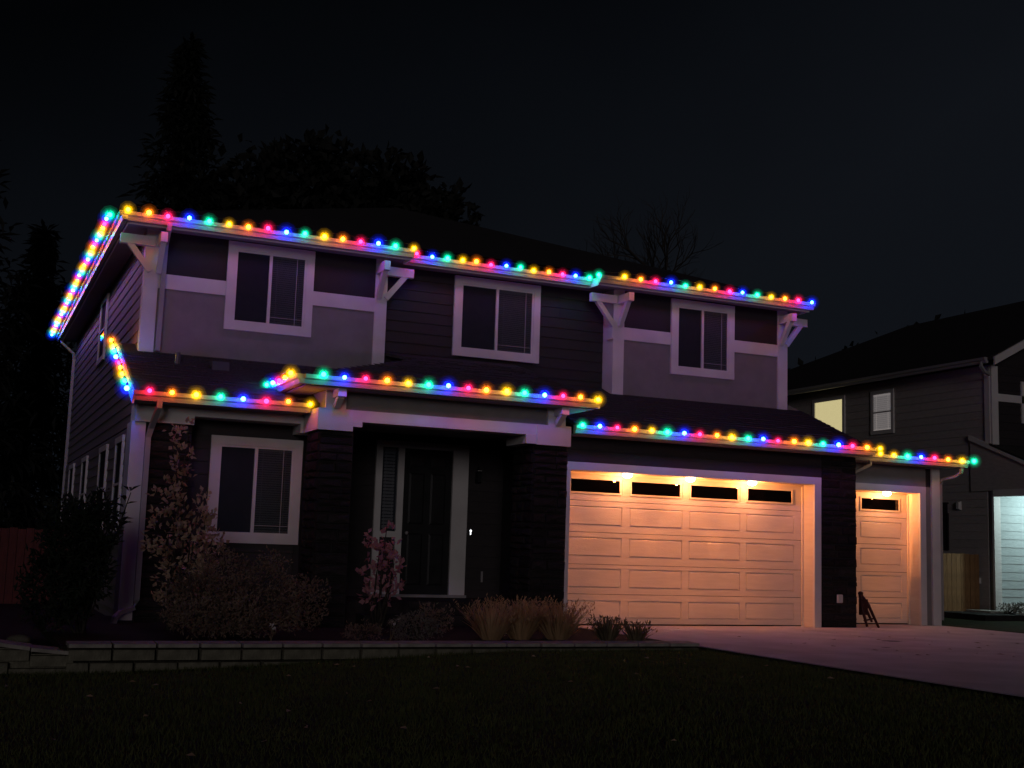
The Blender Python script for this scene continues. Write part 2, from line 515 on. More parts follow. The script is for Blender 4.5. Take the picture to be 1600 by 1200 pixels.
def slider(T, u0, u1, z0, z1, parent, label=None, cw=0.125, blinds=True):
    c = cw
    b = MB(T)
    b.box(u0, u0 + c, 0, 0.055, z0 + c, z1 - c); b.box(u1 - c, u1, 0, 0.055, z0 + c, z1 - c)
    b.box(u0, u1, 0, 0.06, z1 - c, z1); b.box(u0, u1, 0, 0.06, z0, z0 + c)
    win = b.build("window", M_TRIM, parent)
    if label: win['label'] = label
    a0, a1, b0, b1 = u0 + c, u1 - c, z0 + c, z1 - c
    MB(T).box(a0, a1, 0.004, 0.008, b0, b1).build("room_backing", M_BLACK, win)
    f = MB(T)
    t = 0.035
    f.box(a0, a0 + t, 0.008, 0.044, b0, b1); f.box(a1 - t, a1, 0.008, 0.044, b0, b1)
    f.box(a0 + t, a1 - t, 0.008, 0.044, b0, b0 + t); f.box(a0 + t, a1 - t, 0.008, 0.044, b1 - t, b1)
    um = (a0 + a1) / 2 - 0.01
    f.box(um - .024, um + .024, 0.008, 0.048, b0 + t, b1 - t)
    f.build("sash_frame", M_TRIM, win)
    MB(T).box(a0 + t, um - .024, 0.028, 0.031, b0 + t, b1 - t).build("pane", M_GLASS, win)
    MB(T).box(um + .024, a1 - t, 0.034, 0.037, b0 + t, b1 - t).build("pane", M_GLASS, win)
    if blinds:
        slats(T, um + .026, a1 - t - .002, b0 + t, b1 - t, 0.010, 0.034, M_BLIND, win)
    g = MB(T)      # insect screen edge inside the moving sash
    g.box(a1 - t - .13, a1 - t - .118, 0.034 + .004, 0.041, b0 + t, b1 - t); g.box(um + .024, a1 - t, 0.0385, 0.0412, b0 + t + .10, b0 + t + .11)
    g.build("screen_frame", M_SOFF, win)
    return win

# --- second floor, left bump-out (Y 19.5)
F1 = FRONT(19.5)
def bump(x0, x1, w0, w1, zw0, zw1, lab):
    p = part("wall_panel", F1, [(x0 + .1, w0, -.03, .010, 3.8, 5.04), (w1, x1 - .1, -.03, .010, 3.8, 5.04), (w0, w1, -.03, .010, 3.8, zw0 + .02)], M_GREY)
    p['label'] = "smooth grey panel below the white band"
    p = part("wall_panel", F1, [(x0 + .1, w0, -.03, .008, 5.27, EZ), (w1, x1 - .1, -.03, .008, 5.27, EZ), (w0, w1, -.03, .008, zw1 - .02, EZ)], M_DPAN)
    p['label'] = "charcoal panel above the white band"
    part("band_board", F1, [(x0 + .11, w0 + .01, -.02, .034, 5.04, 5.27)], M_TRIM)
    part("band_board", F1, [(w1 - .01, x1 - .11, -.02, .034, 5.04, 5.27)], M_TRIM)
    slider(F1, w0, w1, zw0, zw1, HOUSE, lab)
bump(2.40, 6.22, 3.58, 4.99, 4.50, 5.93, "white framed slider of the left bump-out")
bump(10.62, 14.42, 11.80, 13.19, 4.50, 5.92, "white framed slider of the right bump-out")
part("corner_board", IDENT, [(2.36, 2.53, 19.455, 19.50, 3.85, EZ), (2.31, 2.36, 19.455, 19.66, 3.85, EZ)], M_TRIM)
part("corner_board", IDENT, [(6.05, 6.22, 19.455, 19.50, 3.85, EZ), (6.22, 6.255, 19.455, 19.85, 3.85, EZ)], M_TRIM)
part("corner_board", IDENT, [(10.62, 10.80, 19.455, 19.50, 3.85, EZ), (10.575, 10.62, 19.455, 19.85, 3.85, EZ)], M_TRIM)
part("corner_board", IDENT, [(14.20, 14.42, 19.455, 19.50, 3.85, EZ), (14.37, 14.42, 19.5, 19.66, 3.85, EZ)], M_TRIM)
part("band_board", IDENT, [(10.54, 10.575, 19.42, 19.64, 5.03, 5.27)], M_TRIM)
# --- second floor, middle wall (Y 19.85)
F2 = FRONT(19.85)
siding(F2, 6.26, 10.57, 3.9, EZ, M_DARK, WALL, skip=[(7.70, 9.16, 4.6, 5.82)])
slider(F2, 7.60, 9.26, 4.50, 5.92, HOUSE, "white framed slider in the dark middle wall")
# --- left side wall
LX = LEFT(2.32)
siding(LX, 19.66, 31.9, 2.9, EZ, M_SID, WALL, maxlen=4.2)
LX2 = LEFT(2.30)
siding(LX2, 18.42, 31.9, -0.1, 2.88, M_SID, WALL, maxlen=4.2)
def side_window(T, u0, u1, z0, z1, lab, parent=HOUSE, lit=None, rail=True):
    c = 0.10
    b = MB(T)
    b.box(u0, u0 + c, 0, .05, z0 + c, z1 - c); b.box(u1 - c, u1, 0, .05, z0 + c, z1 - c); b.box(u0, u1, 0, .055, z0, z0 + c); b.box(u0, u1, 0, .055, z1 - c, z1)
    w = b.build("window", M_TRIM, parent, label=lab)
    zm = (z0 + z1) / 2
    MB(T).box(u0 + c, u1 - c, .018, .021, z0 + c, z1 - c).build("room_backing", lit or M_BLACK, w)
    if not rail:
        MB(T).box(u0 + c, u1 - c, .034, .037, z0 + c, z1 - c).build("pane", M_GLASS, w)
        return w
    MB(T).box(u0 + c, u1 - c, .034, .037, zm + .02, z1 - c).build("pane", M_GLASS, w)
    MB(T).box(u0 + c, u1 - c, .030, .033, z0 + c, zm - .02).build("pane", M_GLASS, w)
    MB(T).box(u0 + c, u1 - c, .024, .045, zm - .02, zm + .02).build("meeting_rail", M_TRIM, w)
    return w
side_window(LX, 24.6, 25.8, 4.55, 5.85, "upper side window under the left eave")
side_window(LX2, 20.15, 21.15, 1.25, 2.78, "side window nearest the front corner")
side_window(LX2, 22.45, 23.7, 1.25, 2.78, "second side window from the front corner")
side_window(LX2, 26.1, 27.2, 1.25, 2.78, "third side window from the front corner")
side_window(LX2, 29.2, 30.4, 1.25, 2.78, "side window nearest the back corner")
# --- soffits
sf = MB()
sf.box(1.98, 6.50, 19.06, 19.5, EZ, EZ + .02); sf.box(6.50, 10.08, 19.41, 19.86, EZ, EZ + .02); sf.box(10.08, 14.62, 19.06, 19.5, EZ, EZ + .02)
sf.box(1.98, 2.34, 19.5, 32.2, EZ, EZ + .02); sf.box(6.2, 6.5, 19.5, 19.86, EZ, EZ + .02); sf.box(10.08, 10.62, 19.5, 19.86, EZ, EZ + .02); sf.box(14.4, 14.62, 19.5, 32.2, EZ, EZ + .02)
sf.build("soffit", M_SOFF, HOUSE)

# --- roofs
def slab(pts, th, m, name, parent=HOUSE):
    n = len(pts)
    b = MB()
    vs = list(pts) + [(p[0], p[1], p[2] - th) for p in pts]
    fs = [tuple(range(n)), tuple(range(2 * n - 1, n - 1, -1))] + [(i, (i + 1) % n, (i + 1) % n + n, i + n) for i in range(n)]
    b.add(vs, fs)
    return b.build(name, m, parent)
x0, x1, y0, y1, ez, p = 1.92, 14.66, 19.02, 32.4, 6.06, 0.40
hw = (x1 - x0) / 2
main = MB()
ymid0, ymid1 = y0 + hw, y1 - hw
if ymid1 < ymid0:
    ymid0 = ymid1 = (y0 + y1) / 2
rz = ez + p * hw
xm = (x0 + x1) / 2
main.add([(x0, y0, ez), (x1, y0, ez), (x1, y1, ez), (x0, y1, ez), (xm, ymid0, rz), (xm, ymid1, rz), (x0, y0, ez - .08), (x1, y0, ez - .08), (x1, y1, ez - .08), (x0, y1, ez - .08)],
         [(0, 1, 4), (1, 2, 5, 4), (2, 3, 5), (3, 0, 4, 5), (6, 7, 1, 0), (7, 8, 2, 1), (8, 9, 3, 2), (9, 6, 0, 3), (9, 8, 7, 6)])
# the eave steps back over the middle wall: cut the front edge there
main2 = []
ROOF = None
mm = MB()
ys = 19.37
ft = lambda y: ez + p * (y - y0)
mm.add([(x0, y0, ez), (6.52, y0, ez), (6.52, ys, ft(ys)), (10.06, ys, ft(ys)), (10.06, y0, ez), (x1, y0, ez), (xm, ymid0, rz)], [(0, 1, 2, 3, 4, 5, 6)])
mm.add([(x1, y0, ez), (x1, y1, ez), (xm, ymid1, rz), (xm, ymid0, rz)], [(0, 1, 2, 3)])
mm.add([(x1, y1, ez), (x0, y1, ez), (xm, ymid1, rz)], [(0, 1, 2)])
mm.add([(x0, y1, ez), (x0, y0, ez), (xm, ymid0, rz), (xm, ymid1, rz)], [(0, 1, 2, 3)])
ROOF = mm.build("roof", M_ROOF, HOUSE, recalc=False, label="dark shingled hip roof over the upper storey")
def courses(parent, xa0, xa1, ya, yb, za, pit, xb0=None, xb1=None):
    """overlapping shingle tabs laid in rows up a slope that rises along +Y"""
    b = MB()
    ln = math.hypot(1, pit)
    row = 0
    y = ya
    step = 0.14 / ln
    while y < yb:
        t = (y - ya) / (yb - ya)
        l = xa0 + ((xb0 - xa0) * t if xb0 is not None else 0)
        r = xa1 + ((xb1 - xa1) * t if xb1 is not None else 0)
        x = l - (0.16 if row % 2 else 0) - random.uniform(0, .05)
        z = za + pit * (y - ya)
        yy = min(y + step * 1.15, yb)
        while x < r:
            w = random.choice((0.22, 0.31, 0.27))
            a, c = max(x, l), min(x + w - 0.006, r)
            if c - a > 0.02:
                th = random.choice((0.007, 0.012, 0.017))
                z2 = za + pit * (yy - ya)
                b.add([(a, y, z), (c, y, z), (c, y, z + th), (a, y, z + th), (a, yy, z2 + .002), (c, yy, z2 + .002)], [(0, 1, 2, 3), (3, 2, 5, 4), (0, 3, 4), (1, 5, 2)])
            x += w
        y += step
        row += 1
    return b.build("shingles", M_ROOF, parent, recalc=False, kind="stuff")

def gutter(path0, path1, axis, parent=HOUSE, h=0.13, w=0.12, lab=None):
    """K-style trough: axis 'x' faces -Y, axis 'y' faces -X; path0/1 = (x or y start, end), fixed coords"""
    prof = [(0, 0), (0, h), (.004, h), (.004, .006), (w * .55, .006), (w * .72, h * .45), (w - .004, h * .6), (w - .004, h), (w + .010, h), (w + .010, h - .014), (w + .003, h - .014), (w + .003, h * .58), (w * .75, h * .42), (w * .58, 0)]
    b = MB()
    (s0, s1), fix, z = path0, path1[0], path1[1]
    if axis == 'x':
        b.extr(prof, s0, s1, lambda u, d, zz: (u, fix + w - d, z + zz))
    else:
        b.extr(prof, s0, s1, lambda u, d, zz: (fix + w - d, u, z + zz))
    o = b.build("gutter", M_GUT, parent)
    cap = [(0, 0), (0, h), (w, h), (w, h * .55), (w * .72, h * .45), (w * .55, 0)]
    for s in (s0, s1):
        e = MB()
        if axis == 'x':
            e.extr(cap, s - .002, s + .002, lambda u, d, zz: (u, fix + w - d, z + zz))
        else:
            e.extr(cap, s - .002, s + .002, lambda u, d, zz: (fix + w - d, u, z + zz))
        e.build("end_cap", M_GUT, o)
    return o
GZ = 5.935
gutter((1.90, 6.54), (18.96, GZ), 'x'); gutter((6.545, 10.04), (19.31, GZ), 'x'); gutter((10.045, 14.70), (18.96, GZ), 'x')
gutter((18.97, 32.3), (1.84, GZ), 'y')
part("fascia", IDENT, [(1.98, 6.53, 19.085, 19.11, GZ - .03, 6.05), (6.53, 10.06, 19.435, 19.46, GZ - .03, 6.05), (10.06, 14.66, 19.085, 19.11, GZ - .03, 6.05), (1.965, 1.99, 19.11, 32.3, GZ - .03, 6.05), (6.51, 6.53, 19.11, 19.435, GZ - .03, 6.05), (10.06, 10.08, 19.11, 19.435, GZ - .03, 6.05), (14.64, 14.66, 19.11, 32.3, GZ - .03, 6.05)], M_TRIM)

# skirt roofs
P = 0.41
def skirt(xa, xb, ye, ze, yb, lab, pit=P):
    zb = ze + pit * (yb - ye)
    r = slab([(xa, ye, ze), (xb, ye, ze), (xb, yb, zb), (xa, yb, zb)], 0.05, M_ROOF, "roof")
    r['label'] = lab
    courses(r, xa, xb, ye - .02, yb, ze + .003, pit)
    return r
LIVR = skirt(2.06, 6.1, 17.44, 3.18, 19.48, "shingled skirt roof above the front room window")
skirt(8.85, 14.76, 17.44, 3.18, 19.48, "shingled skirt roof above the wide garage")
PP = 0.30
pz = 3.50 + PP * 2.79
pr_ = slab([(4.24, 16.69, 3.50), (8.82, 16.69, 3.50), (8.82, 19.48, pz), (7.03, 19.48, pz)], 0.05, M_ROOF, "roof")
pr_['label'] = "shingled roof over the front porch, hipped on its left"
slab([(4.24, 16.69, 3.50), (7.03, 19.48, pz), (4.24, 19.48, 3.50)], 0.05, M_ROOF, "roof")
courses(pr_, 4.24, 8.82, 16.67, 19.48, 3.503, PP, 7.03, 8.82)
r = slab([(6.6, 19.48, 3.50 + .30 * 2.79), (8.82, 19.48, 3.50 + .30 * 2.79), (8.82, 19.87, 3.50 + .30 * 3.18), (6.22, 19.87, 3.50 + .30 * 3.18)], .05, M_ROOF, "roof")
slab([(8.85, 19.48, 4.016), (10.6, 19.48, 4.016), (10.6, 19.87, 4.176), (8.85, 19.87, 4.176)], .05, M_ROOF, "roof")
slab([(14.78, 18.24, 3.17), (17.72, 18.24, 3.17), (17.72, 26, 3.30), (14.78, 26, 3.30)], .06, M_ROOF, "roof")
slab([(14.42, 19.48, 4.016), (14.76, 19.48, 4.016), (14.76, 20.2, 4.1), (14.42, 20.2, 4.1)], .05, M_ROOF, "roof")
# rake boards
def rake(x, ye, ze, yb, pit, w=0.14, t=0.03):
    zb = ze + pit * (yb - ye)
    b = MB()
    b.extr([(ye - .03, ze - w), (ye - .03, ze - .005), (yb, zb - .005), (yb, zb - w)], x - t, x, lambda u, a, c: (u, a, c))
    return b.build("rake_board", M_TRIM, HOUSE)
rake(2.06, 17.44, 3.17, 19.9, P, 0.17)
slab([(2.06, 19.4, 3.17 + P * 1.96), (2.31, 19.4, 3.17 + P * 1.96), (2.31, 19.95, 3.17 + P * 2.51), (2.06, 19.95, 3.17 + P * 2.51)], .05, M_ROOF, "roof")
rake(14.79, 17.44, 3.17, 19.9, P)
part('fascia', IDENT, [(4.205, 4.235, 16.7, 18.1, 3.38, 3.49)], M_TRIM)
rake(8.85, 16.69, 3.49, 19.4, PP, 0.12)
gutter((2.04, 4.52), (17.36, 3.05), 'x')
gutter((8.82, 14.80), (17.36, 3.05), 'x')
gutter((4.22, 8.86), (16.62, 3.375), 'x')
gutter((16.64, 18.12), (4.10, 3.375), 'y')
gutter((14.85, 17.72), (18.14, 3.03), 'x')
part("soffit", IDENT, [(2.1, 4.5, 17.48, 17.92, 3.05, 3.07), (8.9, 14.76, 17.48, 17.92, 3.04, 3.06), (4.26, 8.8, 16.74, 17.1, 3.36, 3.38), (4.26, 4.62, 17.1, 18.0, 3.36, 3.38), (8.5, 8.8, 17.1, 17.9, 3.36, 3.38), (14.8, 17.7, 18.26, 18.68, 3.02, 3.04)], M_SOFF)
# roof vents on the skirt roofs
def vent(x, y, ze, ye, pit):
    z = ze + pit * (y - ye)
    b = MB()
    b.extr([(-.14, -.05), (.14, .065), (.14, .12), (-.10, .10)], x - .13, x + .13, lambda u, a, c: (u, y + a, z + c))
    b.build("roof_vent", M_VENT, LIVR)
vent(3.45, 18.9, 3.18, 17.44, P)
b = MB(); b.tube([(2.83, 18.95, 3.75), (2.83, 18.95, 3.98)], .04, 8); b.build("vent_pipe", M_VENT, LIVR)

# --- knee brackets under the upper eave
def bracket(x, y, sx, front=True, side=True, z=5.83, lab=None):
    b = MB()
    if side:
        xe = x + sx * 0.50
        lo, hi = sorted((x - sx * .02, xe))
        b.box(lo, hi, y - .03, y + .07, z - .15, z)
        b.tube([(x + sx * .03, y + .02, z - .55), (xe - sx * .14, y + .02, z - .13)], 0.05, 4, sq=(0.04, 0.045))
    if front:
        b.box(x - sx * .10 - .05, x - sx * .10 + .05, y - .42, y + .03, z - .15, z)
        b.tube([(x - sx * .10, y, z - .55), (x - sx * .10, y - .30, z - .13)], 0.05, 4, sq=(0.04, 0.045))
    br = b.build("bracket", M_TRIM, HOUSE)
    return br
bracket(2.42, 19.44, -1)
bracket(6.20, 19.44, 1)
bracket(10.60, 19.44, -1)
bracket(14.36, 19.44, 1)

# --- front room
part("beam", IDENT, [(2.14, 4.74, 17.86, 18.32, 2.925, 3.05), (2.14, 2.96, 17.85, 18.34, 2.80, 2.924), (4.50, 4.76, 17.85, 18.34, 2.79, 2.924)], M_TRIM)
F3 = FRONT(18.32)
siding(F3, 2.95, 4.60, 0.1, 2.92, M_DARK, WALL, exp=0.185, skip=[(3.40, 4.56, 1.24, 2.6)])
slider(F3, 3.29, 4.66, 1.15, 2.71, HOUSE, "dim white framed slider of the front room")
part("corner_board", IDENT, [(2.14, 2.30, 17.90, 17.935, 0.05, 2.80), (2.105, 2.14, 17.90, 18.40, 0.05, 2.80)], M_TRIM)

# --- stone cladding, every stone its own object
stone_meshes = []
for k in range(9):
    b = MB(FRONT(0))
    j = lambda a: random.uniform(-a, a)
    vs = []
    nu = 3
    ring0 = [(-.5, 0, 0), (.5, 0, 0), (.5, 0, 1), (-.5, 0, 1)]
    ring1 = [(-.5 + random.uniform(.015, .05), .55 + j(.2), .05 + random.uniform(0, .08)), (.5 - random.uniform(.015, .05), .55 + j(.2), .05 + random.uniform(0, .08)), (.5 - random.uniform(.01, .06), .55 + j(.2), .94 - random.uniform(0, .1)), (-.5 + random.uniform(.01, .06), .55 + j(.2), .94 - random.uniform(0, .1))]
    mid = (j(.25), 1.0, .5 + j(.2))
    vs = ring0 + ring1 + [mid]
    fs = [(0, 1, 5, 4), (1, 2, 6, 5), (2, 3, 7, 6), (3, 0, 4, 7), (4, 5, 8), (5, 6, 8), (6, 7, 8), (7, 4, 8), (3, 2, 1, 0)]
    b.add(vs, fs)
    stone_meshes.append(b.mesh("stone", M_STONE))
def stones(parent, side, c, u0, u1, z0, z1, hs=(.09, .12, .16)):
    z = z0
    while z < z1 - .02:
        h = min(random.choice(hs), z1 - z)
        if z1 - z - h < .05: h = z1 - z
        u = u0
        while u < u1 - .005:
            w = random.uniform(.17, .46)
            if u1 - u - w < .14: w = u1 - u
            o = bpy.data.objects.new("stone", random.choice(stone_meshes))
            COL.objects.link(o)
            o.parent = parent
            off = parent.location + parent.parent.location if parent.parent else parent.location
            dp = random.uniform(.025, .07)
            if side == 'f':
                o.location = Vector((u + w / 2, c, z + .004)) - off
            else:
                o.location = Vector((c, u + w / 2, z + .004)) - off
                o.rotation_euler.z = -math.pi / 2
            o.scale = (w - .012, dp, h - .010)
            u += w
        z += h
def pier(x0, x1, y0, y1, z0, z1, left=True, lab=None):
    p_ = MB().box(x0 + .03 if left else x0, x1, y0 + .03, y1, z0, z1).build("stone_pier", M_MORT, HOUSE)
    if lab: p_['label'] = lab
    stones(p_, 'f', y0 + .03, x0 + .02, x1, z0, z1)
    if left:
        stones(p_, 'l', x0 + .03, y0 + .03, y1, z0, z1)
    return p_
pier(2.31, 2.95, 17.92, 18.34, 0.0, 2.80, False, "dark stone pier at the left front corner")
pier(4.58, 5.10, 17.10, 17.80, 0.0, 2.79, True, "dark stone pier left of the entry")
pier(7.95, 8.55, 17.10, 17.88, 0.0, 2.79, True, "dark stone pier between entry and garage")
pier(14.00, 14.80, 17.90, 18.64, 0.0, 3.04, False, "dark stone pier between the two garage doors")

# --- porch
part("beam", IDENT, [(4.60, 8.50, 17.06, 17.40, 2.935, 3.10)], M_TRIM)
part("beam_block", IDENT, [(4.54, 5.06, 17.04, 17.84, 2.79, 3.10), (5.06, 5.20, 17.05, 17.80, 2.86, 2.933)], M_TRIM)
part("beam_block", IDENT, [(7.98, 8.56, 17.04, 17.84, 2.79, 3.10), (7.80, 7.98, 17.05, 17.80, 2.80, 2.933)], M_TRIM)
part("wall_panel", IDENT, [(4.66, 8.48, 17.12, 17.16, 3.10, 3.40), (4.66, 4.70, 17.12, 18.3, 3.10, 3.40), (8.44, 8.48, 17.16, 17.9, 3.10, 3.40)], M_GREY)
part("porch_ceiling", IDENT, [(4.7, 8.5, 17.16, 19.5, 3.03, 3.06)], M_SOFF)
def porch_bracket(x):
    b = MB()
    b.box(x - .15, x + .15, 17.06, 17.115, 3.102, 3.38)
    b.box(x - .06, x + .06, 16.76, 17.055, 3.25, 3.37)
    b.tube([(x, 17.03, 3.13), (x, 16.84, 3.26)], .05, 4, sq=(.045, .04))
    b.build("bracket", M_TRIM, HOUSE)
porch_bracket(4.80); porch_bracket(8.32)
F4 = FRONT(19.5)
siding(F4, 4.85, 6.2, 0.3, 3.0, M_DARK, WALL); siding(F4, 7.84, 8.52, 0.3, 3.0, M_DARK, WALL)
siding(F4, 6.2, 7.84, 2.92, 3.03, M_DARK, WALL)
part("side_wall", IDENT, [(4.70, 4.86, 17.8, 19.5, 0, 3.03)], M_DPAN)
siding(LEFT(8.51), 17.9, 19.48, 0.3, 3.0, M_DARK, WALL)
# entry door with sidelight
ent = part("door_casing", F4, [(6.20, 6.31, 0, .06, .40, 2.80), (6.58, 6.69, 0, .06, .40, 2.80), (7.56, 7.84, 0, .06, .40, 2.80), (6.20, 7.84, 0, .065, 2.80, 2.91), (6.31, 6.58, 0, .058, 1.32, 1.42), (6.31, 6.58, 0, .058, .40, .46)], M_TRIM)
door = part("front_door", F4, [(6.69, 7.56, -.02, .012, .40, 2.80)], M_DOOR, label="black six panel front door")
for (a, b_, c, d) in ((6.80, 7.07, 2.50, 2.68), (7.18, 7.45, 2.50, 2.68), (6.80, 7.07, 1.55, 2.40), (7.18, 7.45, 1.55, 2.40), (6.80, 7.07, .55, 1.40), (7.18, 7.45, .55, 1.40)):
    MB(F4).cham(a, b_, .012, .028, c, d, .03).build("panel", M_DOOR if c < 2.45 else M_DPAN, door)
b = MB(); b.ball((6.77, 19.5 - .075, 1.40), .032, 2); b.tube([(6.77, 19.5 - .01, 1.40), (6.77, 19.5 - .06, 1.40)], .012, 6); b.build("door_knob", M_GUT, door, smooth=True)
sl = part("sidelight", F4, [(6.31, 6.58, -.02, .004, 1.42, 2.80)], M_BLACK)
slats(F4, 6.35, 6.54, 1.46, 2.77, .006, .055, M_BLINDW, sl)
MB(F4).box(6.31, 6.58, .03, .034, 1.42, 2.80).build("pane", M_GLASS, sl)
part("panel", F4, [(6.31, 6.58, -.01, .012, .46, 1.32)], M_DPAN)
part("threshold", F4, [(6.18, 7.86, -.02, .10, .355, .40)], M_CONC2)
porch = part("porch_slab", IDENT, [(5.12, 8.5, 17.9, 19.5, -.1, .355), (5.5, 7.7, 17.5, 17.9, -.1, .17)], M_STONE)
part("wall_lantern", F4, [(7.98, 8.08, .02, .10, 2.28, 2.48), (8.01, 8.05, .02, .05, 2.48, 2.56)], M_DOOR, cham=.02)
MB(F4).cham(7.99, 8.07, .10, .108, 2.485, 2.50, .003).build("lantern_glint", M_PLAST, HOUSE)  # pale strip imitating a highlight on the unlit lantern
b = MB(F4); b.box(7.905, 7.945, .02, .035, 1.40, 1.51); db = b.build("doorbell", M_DOOR, HOUSE)
b = MB(); b.ball((7.925, 19.5 - .04, 1.475), .018, 2, 0, (1, .5, 1)); b.box(7.917, 7.933, 19.462, 19.466, 1.41, 1.455)
b.build("button_light", emis("doorbell_led", (.95, .97, 1.0), 3.0), db)
MB(F4).box(8.14, 8.17, .02, .05, .62, .80).build("hose_bib", M_SOFF, HOUSE)

# --- garage front
F5 = FRONT(17.9)
siding(F5, 8.52, 14.0, 2.64, 3.04, M_DARK, WALL)
siding(F5, 8.52, 8.83, 0.05, 2.64, M_DARK, WALL)
def casing(c, a0, a1, b0, b1, zt, left=True):
    bx = [(b1 - .015, b1 + .13, -.02, .035, 0, zt), (a0, b1 + .13, -.02, .04, zt, zt + .13)]
    if left: bx.append((a0, b0 + .015, -.02, .035, 0, zt))
    return part("door_trim", FRONT(c), bx, M_TRIM)
casing(17.9, 8.83, 0, 8.97, 13.85, 2.50)
part("jamb", IDENT, [(8.95, 8.985, 17.915, 18.24, 0, 2.50), (13.835, 13.87, 17.915, 18.24, 0, 2.50), (8.985, 13.835, 17.925, 18.24, 2.495, 2.53)], M_GDOOR)
part("jamb_stop", IDENT, [(13.80, 13.834, 18.17, 18.20, 0, 2.46), (8.986, 9.02, 18.17, 18.20, 0, 2.46), (8.986, 13.834, 18.17, 18.20, 2.46, 2.494)], M_GDOOR)
def garage_door(c, u0, u1, cols, zt, lab):
    T = FRONT(c)
    rows = [(.10, .40), (.60, .92), (1.11, 1.43), (1.62, 1.94)]
    tops = [0.015, .50, .985, 1.51, 2.03, zt]
    b = MB(T)
    for z0, z1 in zip(tops[:-1], tops[1:]):
        b.box(u0, u1, -.05, 0, z0 + .004, z1 - .004)                       # recessed skins of the sections
    for (z0, z1), (r0, r1) in zip(zip(tops[:-1], tops[1:]), rows + [(2.15, 2.40)]):
        b.box(u0, u1, 0, .0105, z0 + .004, r0); b.box(u0, u1, 0, .0105, r1, z1 - .004)
        us = [u0] + [q for cc in cols for q in cc] + [u1]
        for a, e in zip(us[0::2], us[1::2]):
            b.box(a, e, 0, .0105, r0, r1)
    d = b.build("garage_door", M_GDOOR, HOUSE, label=lab)
    for (r0, r1) in rows:
        for a, e in cols:
            MB(T).cham(a + .014, e - .014, -.001, .0085, r0 + .014, r1 - .014, .012).build("panel", M_GDOOR, d)
    for a, e in cols:
        a, e = a + .03, e - .06
        f = MB(T)
        for q in ((a - .03, a, 2.14, 2.41), (e, e + .03, 2.14, 2.41), (a, e, 2.14, 2.17), (a, e, 2.38, 2.41)):
            f.box(q[0], q[1], .001, .024, q[2], q[3])
        f.build("window_frame", M_GDOOR, d)
        MB(T).box(a, e, .001, .004, 2.17, 2.38).build("room_backing", M_BLACK, d)
        MB(T).box(a, e, .010, .013, 2.17, 2.38).build("pane", M_GLASSD, d)
    b = MB(T); b.box(u0, u1, -.04, .004, -.005, .018); b.build("bottom_seal", M_DIRT, d)
    return d
garage_door(18.22, 8.99, 13.84, [(9.13, 10.14), (10.28, 11.32), (11.45, 12.50), (12.62, 13.65)], 2.49, "wide pale sectional garage door with four top panes")
# single garage
F6 = FRONT(18.65)
part("wall_panel", F6, [(14.80, 17.08, -.02, .01, 2.64, 3.03), (17.06, 17.22, -.02, .01, 0, 2.64)], M_GREY)
casing(18.65, 14.82, 0, 14.9, 16.93, 2.51, False)
part("corner_board", IDENT, [(17.20, 17.40, 18.60, 18.64, 0, 3.03), (17.36, 17.40, 18.64, 18.80, 0, 3.03)], M_TRIM)
part("jamb", IDENT, [(16.915, 16.95, 18.665, 19.0, 0, 2.505), (14.82, 16.915, 18.675, 19.0, 2.505, 2.535)], M_GDOOR)
part("jamb_stop", IDENT, [(16.88, 16.914, 18.92, 18.95, 0, 2.47)], M_GDOOR)
garage_door(18.97, 14.6, 16.93, [(14.66, 15.58), (15.75, 16.75)], 2.50, "narrow pale garage door partly behind the stone pier")
o = part("power_outlet", F5, [(14.31, 14.43, .04, .075, .43, .58)], M_PLAST, cham=.012)

